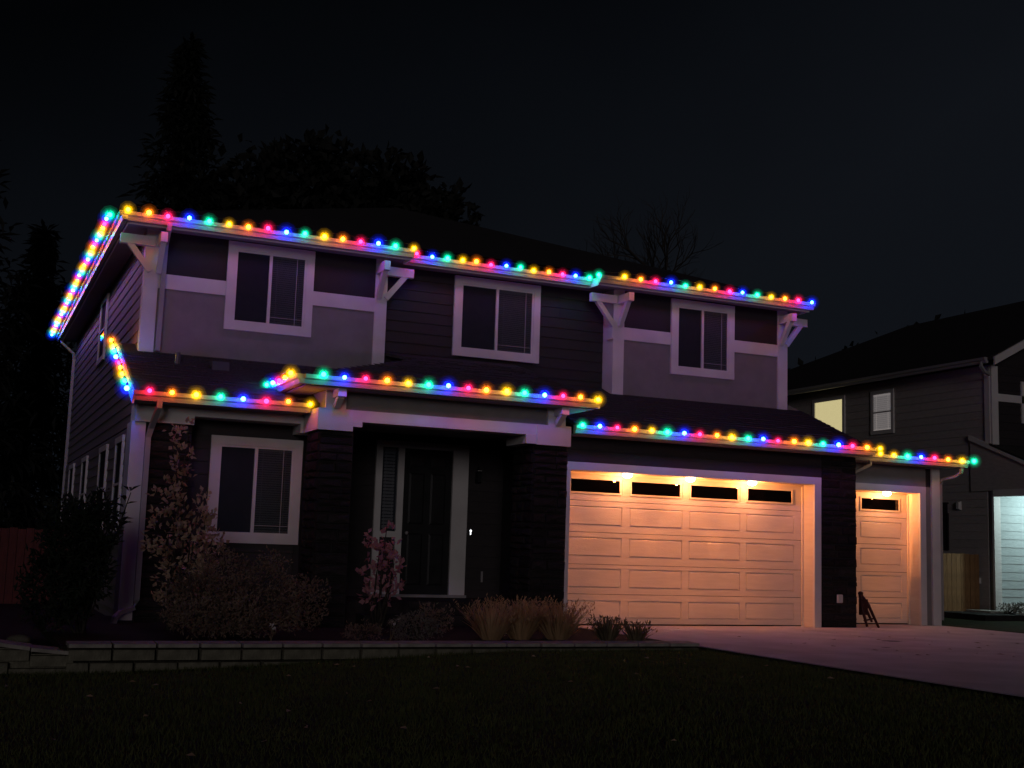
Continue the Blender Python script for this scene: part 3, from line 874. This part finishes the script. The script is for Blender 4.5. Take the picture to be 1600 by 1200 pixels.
# recessed lights over the garage doors
M_LAMP = emis("downlight_lens_glare", (1.0, 0.78, 0.50), 20.0, False)
def downlight(x, y, z, energy, throw):
    b = MB(); b.tube([(x, y, z - .014), (x, y, z + .01)], .075, 20)
    d = b.build("downlight", M_TRIM, HOUSE)
    b = MB(); b.ball((x, y, z - .020), .080, 3, 0, (1, 1, .7))  # dome enlarged so its glow also stands for the lamp's glare
    b.build("lens", M_LAMP, d, smooth=True)
    ld = bpy.data.lights.new("downlight_lamp", 'POINT')
    ld.energy = 39.5; ld.color = (1.0, 0.31, 0.075); ld.shadow_soft_size = .02
    ld.use_nodes = True                 # invented beam: an even sheet of light down the door, little on the ground
    n, l = ld.node_tree.nodes, ld.node_tree.links
    e = n["Emission"]
    t = n.new("ShaderNodeTexCoord"); q = n.new("ShaderNodeSeparateXYZ"); l.new(t.outputs["Normal"], q.inputs[0])
    def m(op, a, b=None, c=None):
        k = n.new("ShaderNodeMath"); k.operation = op
        for i, v in enumerate((a, b, c)):
            if v is None: continue
            if isinstance(v, (int, float)): k.inputs[i].default_value = v
            else: l.new(v, k.inputs[i])
        return k.outputs[0]
    dx, dy, dz = q.outputs[0], q.outputs[1], q.outputs[2]
    dn = m('MAXIMUM', m('MULTIPLY', dz, -1), .02)
    ay = m('MAXIMUM', dy, .05)
    drop = m('MULTIPLY', m('DIVIDE', dn, ay), throw)                   # how far down the door this ray lands
    side = m('DIVIDE', m('MULTIPLY', dx, throw), ay)
    near = m('MULTIPLY', m('SUBTRACT', drop, -.10), 9); near.node.use_clamp = True
    foot = m('MULTIPLY', m('SUBTRACT', 2.42, drop), 3.0); foot.node.use_clamp = True
    lat = m('EXPONENT', m('MULTIPLY', m('POWER', m('ABSOLUTE', side), 2), -1 / .80 ** 2))
    lev = m('MAXIMUM', m('ADD', m('MULTIPLY_ADD', drop, -.38, 1.5), m('MULTIPLY', m('EXPONENT', m('MULTIPLY', drop, -5)), 5)), .6)
    front = m('GREATER_THAN', dy, .05)
    wash = m('DIVIDE', m('MULTIPLY', m('MULTIPLY', lev, throw ** 2), m('MULTIPLY', m('MULTIPLY', near, foot), m('MULTIPLY', lat, front))), m('POWER', ay, 3))
    jamb = m('MULTIPLY', m('MULTIPLY', m('GREATER_THAN', m('ABSOLUTE', dx), .42), m('LESS_THAN', m('ABSOLUTE', dy), .22)), 3.2)  # sideways light added only to brighten the jambs
    l.new(m('MULTIPLY', m('ADD', m('ADD', wash, jamb), .55), energy), e.inputs["Strength"])
    lo = bpy.data.objects.new("downlight_lamp", ld); COL.objects.link(lo)
    lo.parent = d; lo.location = (x, y, z - .10)
for x in (10.10, 11.33, 12.59):
    downlight(x, 17.985, 2.495, .35, .22)
downlight(16.22, 18.745, 2.505, .32, .21)

# downspouts
def spout(pts, parent=HOUSE, sq=(.036, .028), lab=None):
    b = MB(); b.tube(pts, .04, 4, sq=sq)
    o = b.build("downspout", M_GUT, parent)
    if lab: o['label'] = lab
    return o
spout([(2.58, 19.0, 5.97), (2.58, 19.02, 5.88), (2.60, 19.38, 5.74), (2.60, 19.42, 5.62), (2.585, 19.42, 4.05)])
spout([(2.40, 17.42, 3.08), (2.40, 17.44, 2.98), (2.36, 17.78, 2.72), (2.335, 17.84, 2.58), (2.335, 17.84, .33), (2.30, 17.82, .22), (2.12, 17.74, .17), (2.05, 17.70, .10), (2.02, 17.68, -.06)], lab="white downspout ending in a kicked out elbow")
spout([(1.95, 31.9, 5.97), (1.97, 31.9, 5.86), (2.26, 31.95, 5.62), (2.28, 31.97, 5.5), (2.28, 31.97, 0.2)])
spout([(15.40, 18.24, 3.06), (15.40, 18.24, 2.96), (15.12, 18.36, 2.80), (14.90, 18.40, 2.62), (14.87, 18.42, 2.5), (14.87, 18.42, 1.3)], sq=(.03, .024))
spout([(17.62, 18.24, 3.06), (17.62, 18.26, 2.93), (17.58, 18.36, 2.86), (17.46, 18.60, 2.80), (17.44, 18.64, 2.7), (17.44, 18.64, .1)], sq=(.034, .026))

# ================================================================== strings of coloured bulbs
BC = {  # light colour, strength, colour of the emissive halo shells, halo size
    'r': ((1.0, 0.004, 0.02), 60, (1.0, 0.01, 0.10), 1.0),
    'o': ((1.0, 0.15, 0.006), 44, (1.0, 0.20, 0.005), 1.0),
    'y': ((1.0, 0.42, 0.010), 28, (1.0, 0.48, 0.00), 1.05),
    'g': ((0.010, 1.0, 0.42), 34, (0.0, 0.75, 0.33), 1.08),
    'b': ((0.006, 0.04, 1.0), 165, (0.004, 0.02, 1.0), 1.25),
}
CN = {'r': 'red', 'o': 'orange', 'y': 'yellow', 'g': 'green', 'b': 'blue'}
BM = {}
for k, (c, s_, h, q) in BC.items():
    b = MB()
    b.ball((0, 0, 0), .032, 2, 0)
    b.ball((0, 0, 0), .060 * q, 2, 1)  # this and the next three balls imitate the halo around the bulb
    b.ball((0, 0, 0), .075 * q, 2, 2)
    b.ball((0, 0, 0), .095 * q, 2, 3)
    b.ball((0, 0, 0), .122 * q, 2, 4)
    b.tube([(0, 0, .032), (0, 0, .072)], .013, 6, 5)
    BM[k] = b.mesh("bulb", [emis(CN[k] + "_filament", c, s_), halo_shell(CN[k] + "_halo_inner", h, .48), halo_shell(CN[k] + "_halo_mid", h, .13), halo_shell(CN[k] + "_glass", h, .055), halo_shell(CN[k] + "_halo_outer", h, .022), M_DIRT], smooth=True, recalc=False)
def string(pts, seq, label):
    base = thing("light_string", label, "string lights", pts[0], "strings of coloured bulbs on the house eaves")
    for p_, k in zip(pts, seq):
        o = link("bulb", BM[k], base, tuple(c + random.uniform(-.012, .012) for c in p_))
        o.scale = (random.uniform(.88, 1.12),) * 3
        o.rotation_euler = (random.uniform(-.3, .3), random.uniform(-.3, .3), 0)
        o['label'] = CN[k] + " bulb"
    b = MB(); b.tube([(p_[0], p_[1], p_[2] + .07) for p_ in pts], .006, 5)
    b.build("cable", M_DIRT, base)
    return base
def lin(a, b, n):
    return [tuple(a[i] + (b[i] - a[i]) * t / (n - 1) for i in range(3)) for t in range(n)]
def cyc(s_, n, st=0):
    return [s_[(st + i) % len(s_)] for i in range(n)]
BZ = 6.045
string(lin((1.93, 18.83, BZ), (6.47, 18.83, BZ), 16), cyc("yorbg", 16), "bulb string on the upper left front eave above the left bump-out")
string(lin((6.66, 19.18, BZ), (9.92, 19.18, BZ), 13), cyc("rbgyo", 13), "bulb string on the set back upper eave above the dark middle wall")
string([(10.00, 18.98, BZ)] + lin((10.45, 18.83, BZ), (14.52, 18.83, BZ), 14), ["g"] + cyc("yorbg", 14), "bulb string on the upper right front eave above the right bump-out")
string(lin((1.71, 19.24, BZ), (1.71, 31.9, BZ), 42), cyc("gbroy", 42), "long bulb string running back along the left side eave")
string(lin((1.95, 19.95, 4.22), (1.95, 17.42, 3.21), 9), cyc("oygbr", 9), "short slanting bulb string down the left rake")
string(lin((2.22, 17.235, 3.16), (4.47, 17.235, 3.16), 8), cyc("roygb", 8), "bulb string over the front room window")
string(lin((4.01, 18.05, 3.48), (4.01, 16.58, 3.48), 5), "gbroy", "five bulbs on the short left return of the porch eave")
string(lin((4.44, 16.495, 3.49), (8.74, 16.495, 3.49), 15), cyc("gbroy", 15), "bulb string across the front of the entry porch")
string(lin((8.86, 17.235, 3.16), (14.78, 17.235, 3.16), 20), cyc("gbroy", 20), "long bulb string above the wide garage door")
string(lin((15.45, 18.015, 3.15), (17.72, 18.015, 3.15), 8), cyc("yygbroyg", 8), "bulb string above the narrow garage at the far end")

# ================================================================== neighbour's house
NB = thing("house", "dark neighbouring house with one lit yellow window", "house", (26, 27, 0))
M_NSID = mat("neighbour_siding", (0.42, 0.375, 0.365), 0.7, 0.10, 6, 0.3, 30, stretch=(1, 1, 6))
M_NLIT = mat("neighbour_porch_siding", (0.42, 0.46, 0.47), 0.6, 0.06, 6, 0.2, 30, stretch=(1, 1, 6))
nc = MB(); nc.box(22.04, 30.5, 21.84, 34, 0, 5.9)
NW = nc.build("wall", M_NSID, NB)
NL = LEFT(22.0)
siding(NL, 21.96, 34, 0.05, 5.86, M_NSID, NW, maxlen=4.5, exp=0.19)
siding(FRONT(21.8), 22.16, 25.5, 0.27, 2.95, M_NLIT, NW, exp=0.19)
siding(FRONT(21.8), 22.16, 25.5, 3.4, 5.9, M_DARK, NW, exp=0.19)
part("corner_board", IDENT, [(21.96, 22.16, 21.74, 21.80, 0.1, 5.85), (21.945, 22.0, 21.80, 21.96, 4.0, 5.85)], M_TRIM, NB)
part("band_board", IDENT, [(22.16, 25.5, 21.75, 21.79, 5.02, 5.2)], M_TRIM, NB)
part("base_board", IDENT, [(22.16, 25.5, 21.75, 21.79, 0.10, .30)], M_TRIM, NB)
M_WARM = emis("lit_window_shade", (1.0, 0.82, 0.38), 1.05)
M_WARM2 = emis("upstairs_window_glow", (0.9, 0.75, 0.2), 0.25)
w = side_window(NL, 27.05, 28.45, 4.25, 5.68, "glowing yellow upstairs window", NB, M_WARM, False)
w2 = side_window(NL, 25.1, 25.98, 4.5, 5.66, "narrow blinds window beside the glowing one", NB, emis("dim_room_glow", (1.0, .86, .78), .16))
slats(NL, 25.21, 25.87, 4.61, 5.55, .021, .05, emis("backlit_blind", (1.0, .86, .80), .25), w2)
b = MB(FRONT(21.8)); b.box(22.92, 24.2, .0, .05, 4.55, 5.55); fw = b.build("window", M_TRIM, NB)
MB(FRONT(21.8)).box(23.0, 24.12, .05, .055, 4.63, 5.47).build("pane", M_WARM2, fw)
# roof: ridge runs front to back, gable towards the street
xe, xr, zr = 21.55, 26.4, 8.45
ye0, ye1 = 21.3, 34.5
slab([(xe, ye0, 5.98), (xr, ye0, zr), (xr, 29.5, zr), (xe, ye1, 5.98)], .08, M_ROOF, "roof", NB)
slab([(xr, ye0, zr), (31.2, ye0, 5.98), (31.2, ye1, 5.98), (xr, 29.5, zr)], .08, M_ROOF, "roof", NB)
slab([(xe, ye1, 5.98), (xr, 29.5, zr), (31.2, ye1, 5.98)], .08, M_ROOF, "roof", NB)
b = MB(); b.add([(22.04, 21.86, 5.88), (30.5, 21.86, 5.88), (xr, 21.86, zr - .15), (22.04, 21.96, 5.88), (30.5, 21.96, 5.88), (xr, 21.96, zr - .15)], [(0, 1, 2), (5, 4, 3), (0, 2, 5, 3), (1, 4, 5, 2), (0, 3, 4, 1)])
b.build("gable", M_DARK, NB)
gutter((21.45, 34.4), (21.46, 5.84), 'y', NB)
b = MB(); b.extr([(21.58, 5.78), (21.58, 5.97), (xr, zr - .0), (xr, zr - .19)], 21.24, 21.29, lambda u, a, c: (a, u, c)); b.build("rake_board", M_TRIM, NB)
spout([(21.50, 21.6, 5.88), (21.50, 21.6, 5.78), (21.62, 21.62, 5.66), (21.86, 21.70, 5.62)], NB)
# side porch with its own lamp
b = MB(); b.extr([(22.45, 2.90), (22.45, 4.20), (19.2, 2.90)], 21.955, 21.99, lambda u, a, c: (u, a, c)); b.build("porch_gable", M_NSID, NB)
b = MB(); b.extr([(22.45, 4.13), (22.45, 4.25), (18.9, 2.84), (18.9, 2.72)], 21.90, 21.95, lambda u, a, c: (u, a, c)); b.build("rake_board", M_TRIM, NB)
slab([(21.9, 18.9, 2.86), (26, 18.9, 2.86), (26, 21.8, 4.01), (21.9, 21.8, 4.01)], .05, M_ROOF, "roof", NB)
part("porch_beam", IDENT, [(21.94, 22.1, 19.2, 21.74, 2.76, 2.92)], M_TRIM, NB)
part("porch_ceiling", IDENT, [(22.1, 26, 19.2, 21.74, 2.90, 2.93)], M_TRIM, NB)
b = MB(); b.tube([(23.3, 20.6, 2.90), (23.3, 20.6, 2.83)], .12, 16); pl = b.build("porch_lamp", emis("porch_lamp_lens", (.75, 1.0, 1.0), 6.0, False), NB)
ld = bpy.data.lights.new("porch_lamp_light", 'POINT'); ld.energy = 110; ld.color = (.72, 1.0, .98); ld.shadow_soft_size = .12
lo = bpy.data.objects.new("porch_lamp_light", ld); COL.objects.link(lo); lo.parent = pl; lo.location = (23.3, 20.6, 2.72)
part("vent_hood", NL, [(22.78, 22.92, .02, .09, 2.46, 2.68)], M_PLAST, NB, cham=.03)
part("power_outlet", NL, [(22.20, 22.30, .02, .07, .74, .88)], M_PLAST, NB, cham=.012)
part("window_trim", NL, [(23.2, 23.24, .02, .05, 1.5, 2.4), (23.2, 24.2, .02, .05, 2.62, 2.66), (23.24, 24.2, .02, .03, 1.5, 2.62)], M_DARK, NB)
# planter and step in front of it
pt = thing("planter", "low dark planter with pale stone top beside the neighbour's porch", "planter", (20.6, 20.6, 0))
MB().box(19.9, 21.5, 20.0, 21.6, -.05, .13).build("planter_box", M_STONE, pt)
MB().box(20.95, 21.52, 20.9, 21.62, .131, .17).build("cap_stone", M_CAP, pt)

# ================================================================== fences
def fence(name, x0, x1, y, z0, z1, m, lab, w=.14, post=None):
    f = thing(name, lab, "fence", ((x0 + x1) / 2, y, 0))
    bm = MB().box(0, w - .008, 0, .02, 0, z1 - z0).mesh("board", m)
    x = x0
    while x < x1 - .02:
        o = link("board", bm, f, (x, y + random.uniform(-.004, .004), z0))
        o.scale.z = 1 + random.uniform(-.008, .008)
        x += w
    MB().box(x0, x1, y + .022, y + .06, z1 - .35, z1 - .26).build("rail", m, f)
    MB().box(x0, x1, y + .022, y + .06, z0 + .25, z0 + .34).build("rail", m, f)
    for px in (post or []):
        MB().box(px - .05, px + .05, y - .05, y + .018, z0, z1 + .03).build("post", m, f)
    return f
fence("fence", 17.45, 21.95, 22.2, 0.0, 1.42, M_FENCE, "plain cedar board fence closing the gap between the two houses", post=[20.72])
fence("fence", -6.0, 1.9, 24.0, -.5, 1.28, M_FENCER, "dark red board fence at the far left", post=[-2.4, 0.0])

# folded stand leaning by the pier
fs = thing("folding_stand", "folded dark metal stand leaning against the stone pier by the narrow garage", "stand", (15.1, 18.0, 0))
for nm, pts in (("leg", [(14.98, 18.05, .60), (15.10, 17.98, .42), (15.28, 17.9, .0)]), ("leg", [(14.98, 18.05, .60), (15.06, 18.0, .35), (15.16, 17.94, .10)]), ("leg", [(14.94, 18.0, .58), (14.96, 17.95, .3), (15.0, 17.88, .02)])):
    b = MB(); b.tube(pts, [.028, .03, .022], 8); b.build(nm, M_TOOL, fs, smooth=True)
b = MB(); b.ball((14.99, 18.04, .60), .05, 2, 0, (1, 1, .8)); b.build("hinge", M_TOOL, fs, smooth=True)
b = MB(); b.tube([(14.97, 17.93, .12), (15.17, 17.92, .16)], .016, 6); b.build("stretcher", M_TOOL, fs)
b = MB(); b.box(14.93, 15.08, 17.95, 18.02, .22, .50); b.build("seat_board", M_TOOL, fs)

# ================================================================== plants
def leaf(b, p, d, n_, ln, w, mi=0):
    d = d.normalized(); s_ = d.cross(n_)
    if s_.length < 1e-4: s_ = Vector((1, 0, 0))
    s_.normalize()
    up = s_.cross(d) * (ln * .12)
    a = [p, p + d * ln * .5 + s_ * w * .5 + up, p + d * ln, p + d * ln * .5 - s_ * w * .5 + up]
    b.add([tuple(q) for q in a], [(0, 1, 2), (0, 2, 3)], mi)
def rv():
    while True:
        v = Vector((random.uniform(-1, 1), random.uniform(-1, 1), random.uniform(-1, 1)))
        if .05 < v.length < 1: return v.normalized()
def shrub(name, label, base, blobs, nleaf, ln, w, lm, stems=5, upb=.3, cat="shrub", clump=0.10, stem_h=None, group=None):
    t = thing(name, label, cat, base, group)
    B = Vector(base)
    s = MB()
    for k in range(stems):
        c, r = random.choice(blobs)
        e = Vector(c) + rv() * .4 * min(r)
        m_ = (B + e) / 2 + rv() * .08
        s.tube([tuple(B + Vector((random.uniform(-.06, .06), random.uniform(-.06, .06), -.03))), tuple(m_), tuple(e)], [.022, .014, .006], 5)
    s.build("stem", M_BARK, t, smooth=True)
    f = MB()
    tot = sum(r[0] * r[1] + r[2] * r[1] for c, r in blobs)
    for c, r in blobs:
        c = Vector(c)
        n = int(nleaf * (r[0] * r[1] + r[2] * r[1]) / tot)
        k = 0
        while k < n:
            d = rv()
            q = random.uniform(.35, 1) ** .5 * random.uniform(.8, 1.08)
            cc = c + Vector((d.x * r[0], d.y * r[1], d.z * r[2])) * q
            if cc.z < base[2] + .01: k += 1; continue
            for _ in range(random.randint(2, 5)):
                pp = cc + rv() * clump * random.random()
                dd = (d * .5 + rv() + Vector((0, 0, upb)))
                leaf(f, pp, dd, rv(), ln * random.uniform(.6, 1.25), w * random.uniform(.6, 1.2))
                k += 1
    f.build("foliage", lm, t, recalc=False)
    return t

# tall russet column by the corner
bl = []
for (cx, cz, rx, rz) in ((2.78, .75, .46, .5), (2.42, 1.25, .24, .35), (2.80, 1.35, .30, .30), (2.50, 1.75, .22, .28), (2.62, 2.15, .15, .28), (2.52, 2.50, .09, .22), (3.12, 1.18, .16, .18), (2.95, 1.6, .12, .22), (2.66, 2.66, .06, .14), (2.98, 0.85, .2, .2)):
    bl.append(((cx, 16.5 + random.uniform(-.1, .1), cz), (rx, rx * .9, rz)))
shrub("columnar_shrub", "tall loose shrub with russet leaves beside the downspout", (2.62, 16.5, .02), bl, 1050, .095, .055, L_RUSSET, 9, .5, clump=.09)
# wide dull brown mound
bl = []
for (cx, cy, cz, rx, rz) in ((2.85, 15.4, .45, .60, .42), (3.5, 15.4, .55, .65, .42), (3.95, 15.3, .42, .45, .38), (3.1, 15.6, .70, .50, .34), (2.62, 15.3, .30, .34, .28), (3.45, 15.1, .35, .7, .3), (2.9, 15.0, .28, .7, .25), (3.0, 15.4, .98, .22, .16), (3.62, 15.4, .93, .26, .14), (4.2, 15.3, .62, .16, .16), (2.5, 15.3, .66, .2, .16)):
    bl.append(((cx, cy, cz), (rx, rx * .75, rz)))
shrub("mounded_shrub", "broad low mound of dull brown foliage under the front room window", (3.2, 15.4, .02), bl, 9000, .05, .022, L_BROWN, 14, .4, clump=.07)
# pink leaved young tree
bl = []
for (cx, cz, rx, rz) in ((5.20, 1.05, .20, .22), (5.36, 1.18, .16, .17), (5.10, 1.28, .12, .12), (5.28, .80, .22, .20), (5.02, .85, .12, .10), (5.45, .98, .14, .08), (5.22, .52, .24, .22), (5.28, 1.45, .07, .10), (5.50, .66, .12, .07)):
    bl.append(((cx, 16.0 + random.uniform(-.1, .1), cz), (rx, rx * .9, rz)))
shrub("young_tree", "small young tree with dusty pink leaves left of the entry", (5.2, 16.0, .02), bl, 300, .10, .07, L_PINK, 8, .2, "tree", clump=.07)
# evergreen at the far left
bl = []
for (cx, cz, rx, rz) in ((1.36, .85, .40, .70), (1.28, 1.25, .38, .40), (1.55, 1.30, .30, .42), (1.10, .55, .40, .5), (1.55, .75, .22, .4)):
    bl.append(((cx, 16.0 + random.uniform(-.15, .15), cz), (rx, rx * .9, rz)))
shrub("evergreen_shrub", "large near black evergreen shrub at the left house corner", (1.45, 16.0, -.1), bl, 5200, .11, .035, L_DARK, 9, .2, clump=.09)
t = thing("leafy_shrub", "sparse long leaved twig rising in front of the left corner board", "shrub", (1.98, 16.4, 0))
s = MB(); f = MB()
s.tube([(1.5, 16.3, 0), (1.75, 16.35, .9), (1.98, 16.38, 1.75)], [.02, .014, .006], 5)
for k in range(34):
    z = random.uniform(.9, 1.8); a = random.uniform(0, 6.28)
    leaf(f, Vector((1.75 + .24 * (z - .9), 16.36, z)), Vector((math.cos(a), math.sin(a), random.uniform(.0, .7))), Vector((0, 0, 1)), random.uniform(.14, .22), .04)
s.build("stem", M_BARK, t); f.build("foliage", L_DARK, t, recalc=False)
# low plants behind the wall
shrub("low_shrub", "small rounded grey green shrub before the porch step", (5.30, 14.75, .02), [((5.30, 14.75, .17), (.34, .28, .20))], 900, .05, .016, L_GREYG, 6, .6, clump=.05)
shrub("low_shrub", "tiny grey shrub at the foot of the pink young tree", (4.68, 14.9, .02), [((4.68, 14.9, .10), (.26, .24, .14))], 420, .05, .016, L_BROWN, 5, .6, clump=.05)
shrub("low_shrub", "low dim shrub against the entry pier behind the straw grasses", (6.1, 16.2, .02), [((6.1, 16.2, .18), (.3, .3, .22))], 500, .06, .02, L_BROWN, 5, .6, clump=.05)
def tuft(label, x, y, r, h, n, lm, name="ornamental_grass"):
    t = thing(name, label, "grass", (x, y, 0.02))
    f = MB()
    for k in range(n):
        a = random.uniform(0, 6.28); q = random.random() ** .7
        p0 = Vector((x + .35 * r * q * math.cos(a), y + .35 * r * q * math.sin(a), .02))
        hh = h * random.uniform(.55, 1.1)
        tip = p0 + Vector((r * q * math.cos(a) * random.uniform(.7, 1.3), r * q * math.sin(a), hh))
        mid = (p0 + tip) / 2 + Vector((0, 0, hh * .12))
        w = .008
        sd = Vector((-math.sin(a + random.uniform(-1, 1)), math.cos(a), 0)) * w
        f.add([tuple(p0 - sd), tuple(p0 + sd), tuple(mid + sd * .9), tuple(mid - sd * .9), tuple(tip)], [(0, 1, 2, 3), (3, 2, 4)])
        if random.random() < .35:
            for j in range(3):
                leaf(f, tip - (tip - mid) * .12 * j, rv() + Vector((0, 0, 1.2)), rv(), .05, .016)
    f.build("blades", lm, t, recalc=False)
tuft("straw coloured ornamental grass, first of the row nearest the entry", 6.42, 14.95, .36, .46, 420, L_STRAW)
tuft("straw coloured ornamental grass, tall one in the middle of the row", 6.86, 15.0, .36, .50, 440, L_STRAW)
tuft("straw coloured ornamental grass beside the wide garage door", 7.40, 15.0, .38, .46, 440, L_STRAW)
tuft("small dark grass tuft near the driveway end of the wall", 7.92, 14.55, .22, .30, 260, L_DGRASS)
tuft("smallest dark grass tuft at the driveway end of the wall", 8.32, 14.5, .20, .24, 220, L_DGRASS)
def flower(label, x, y, zs):
    t = thing("white_flower", label, "flower", (x, y, 0.02))
    s = MB(); f = MB()
    for dx, z in zs:
        s.tube([(x, y, 0), (x + dx, y - .02, z)], [.005, .003], 4)
        for k in range(9):
            leaf(f, Vector((x + dx, y - .02, z)), rv() + Vector((0, -.6, .3)), rv(), .035, .026)
    s.build("stem", L_DGRASS, t); f.build("petals", L_PETAL, t, recalc=False)
flower("white flower heads in front of the brown mound", 3.45, 14.55, ((0, .22), (.03, .17)))
flower("white flower heads beside the rounded grey shrub", 5.02, 14.85, ((0, .25), (.10, .27), (.05, .21)))
shrub("low_shrub", "clipped little shrub on the neighbour's planter by the lit porch", (21.25, 20.75, .13), [((21.3, 20.7, .24), (.28, .3, .12)), ((21.3, 20.2, .26), (.3, .3, .14))], 700, .05, .03, L_GREYG, 5, .5, clump=.05)
# fallen stones and mulch lumps in the left bed
rk = tag(MB().ball((.75, 15.5, -.03), .11, 2, 0, (1.3, .9, .6)).build("rock", M_BLOCK, smooth=True), "rounded pale rock lying in the dark left bed", "rock")

# ================================================================== trees behind
def clump_tree(name, label, base, h, blobs, n, size, lm, trunk_r=.25, group=None):
    t = thing(name, label, "tree", base, group)
    s = MB()
    B = Vector(base)
    s.tube([tuple(B), tuple(B + Vector((.1, 0, h * .35))), tuple(B + Vector((-.1, .1, h * .75)))], [trunk_r, trunk_r * .75, trunk_r * .3], 8)
    for c, r in blobs:
        c = Vector(c); st = B + Vector((0, 0, random.uniform(.3, .6) * h))
        s.tube([tuple(st), tuple((st + c) / 2 + rv() * .4), tuple(c)], [trunk_r * .4, trunk_r * .25, .03], 6)
    s.build("trunk", M_BARK, t, smooth=True)
    f = MB()
    tot = sum(r[0] * r[2] for c, r in blobs)
    for c, r in blobs:
        c = Vector(c)
        for k in range(int(n * r[0] * r[2] / tot / 4)):
            d = rv(); q = random.uniform(.2, 1) ** .4 * random.uniform(.75, 1.12)
            cc = c + Vector((d.x * r[0], d.y * r[1], d.z * r[2])) * q
            for _ in range(4):
                leaf(f, cc + rv() * size * 1.2 * random.random(), rv() + d * .6, rv(), size * random.uniform(.5, 1.2), size * .6)
    f.build("crown", lm, t, recalc=False)
def conifer(label, base, h, rad, n, group=None):
    t = thing("conifer", label, "tree", base, group)
    B = Vector(base)
    s = MB(); s.tube([tuple(B), tuple(B + Vector((0, 0, h)))], [h * .018, .03], 8); s.build("trunk", M_BARK, t, smooth=True)
    f = MB()
    for k in range(n):
        q = random.random() ** .75
        z = h * (.08 + .92 * (1 - q) ** 1.0)
        a = random.uniform(0, 6.28)
        L = rad * (1 - z / h) * random.uniform(.55, 1.12) + .15
        d = Vector((math.cos(a), math.sin(a), -.18))
        o = B + Vector((0, 0, z))
        for j in range(7):
            u = (j + random.random()) / 7
            p_ = o + d * L * u
            leaf(f, p_, d * .6 + rv() * .8 + Vector((0, 0, -.3)), Vector((0, 0, 1)), .35 + .35 * random.random(), .16)
    f.build("crown", L_NEEDLE, t, recalc=False)
TG = "dark trees behind the house"
conifer("tall pointed black conifer rising behind the left roof end", (6.4, 45, -.5), 20.0, 5.6, 1500, TG)
conifer("broad dark conifer filling the far left edge of the sky", (-1.4, 40, -.5), 17.5, 5.6, 1400, TG)
conifer("shorter dark conifer beside the one at the left edge", (2.2, 52, -.5), 14.0, 4.6, 1000, TG)
clump_tree("broadleaf_tree", "dense round topped dark tree behind the left half of the roof", (10.4, 46, -.5), 16, [((9.2, 46, 13.2), (2.4, 2, 2.6)), ((11.2, 46, 14.2), (2.6, 2, 2.7)), ((10.2, 45, 10.5), (3.4, 2.5, 3.2))], 5200, .55, L_CROWN, .3, TG)
clump_tree("broadleaf_tree", "wide dark tree crown behind the middle of the roof", (15.2, 46, -.5), 16, [((13.8, 46, 14.6), (2.4, 2, 2.4)), ((16.0, 46, 13.6), (2.5, 2, 2.4)), ((15.0, 45, 11.5), (3.8, 2.5, 3.0)), ((17.4, 46, 12.0), (1.7, 1.6, 2.2))], 5600, .55, L_CROWN, .3, TG)
clump_tree("broadleaf_tree", "hazy dark tree mass behind the neighbour's roof ridge", (50, 55, -.5), 14, [((46, 55, 10.0), (4, 3, 2.8)), ((51, 55, 11.5), (4, 3, 3.2)), ((55, 56, 12), (4, 3, 3.5))], 3600, .6, L_CROWN, .3, TG)
clump_tree("broadleaf_tree", "low dark tree behind the gap between the two houses", (34, 48, -.5), 10, [((32, 48, 8), (2.6, 2, 2.2)), ((35.5, 48, 8), (2.6, 2, 2.2))], 1800, .5, L_CROWN, .25, TG)
# bare tree
bt = thing("bare_tree", "leafless fine branched tree against the sky right of the roof peak", "tree", (26.6, 46, -.5), TG)
s = MB()
def grow(p_, d, ln, r, lev):
    e = p_ + d * ln
    m_ = (p_ + e) / 2 + rv() * ln * .06
    s.tube([tuple(p_), tuple(m_), tuple(e)], [r, r * .8, r * .62], 5 if lev < 3 else 3)
    if lev >= 7: return
    for k in range(4 if lev == 0 else 3 if lev < 5 else 2):
        nd = (d + rv() * .62 + Vector((0, 0, .12))).normalized()
        grow(e if k else m_, nd, (2.6 if lev == 0 else ln) * random.uniform(.62, .86), r * .62, lev + 1)
grow(Vector((26.6, 46, -.5)), Vector((.02, 0, 1)), 10.2, .24, 0)
s.build("trunk", M_BARK, bt)
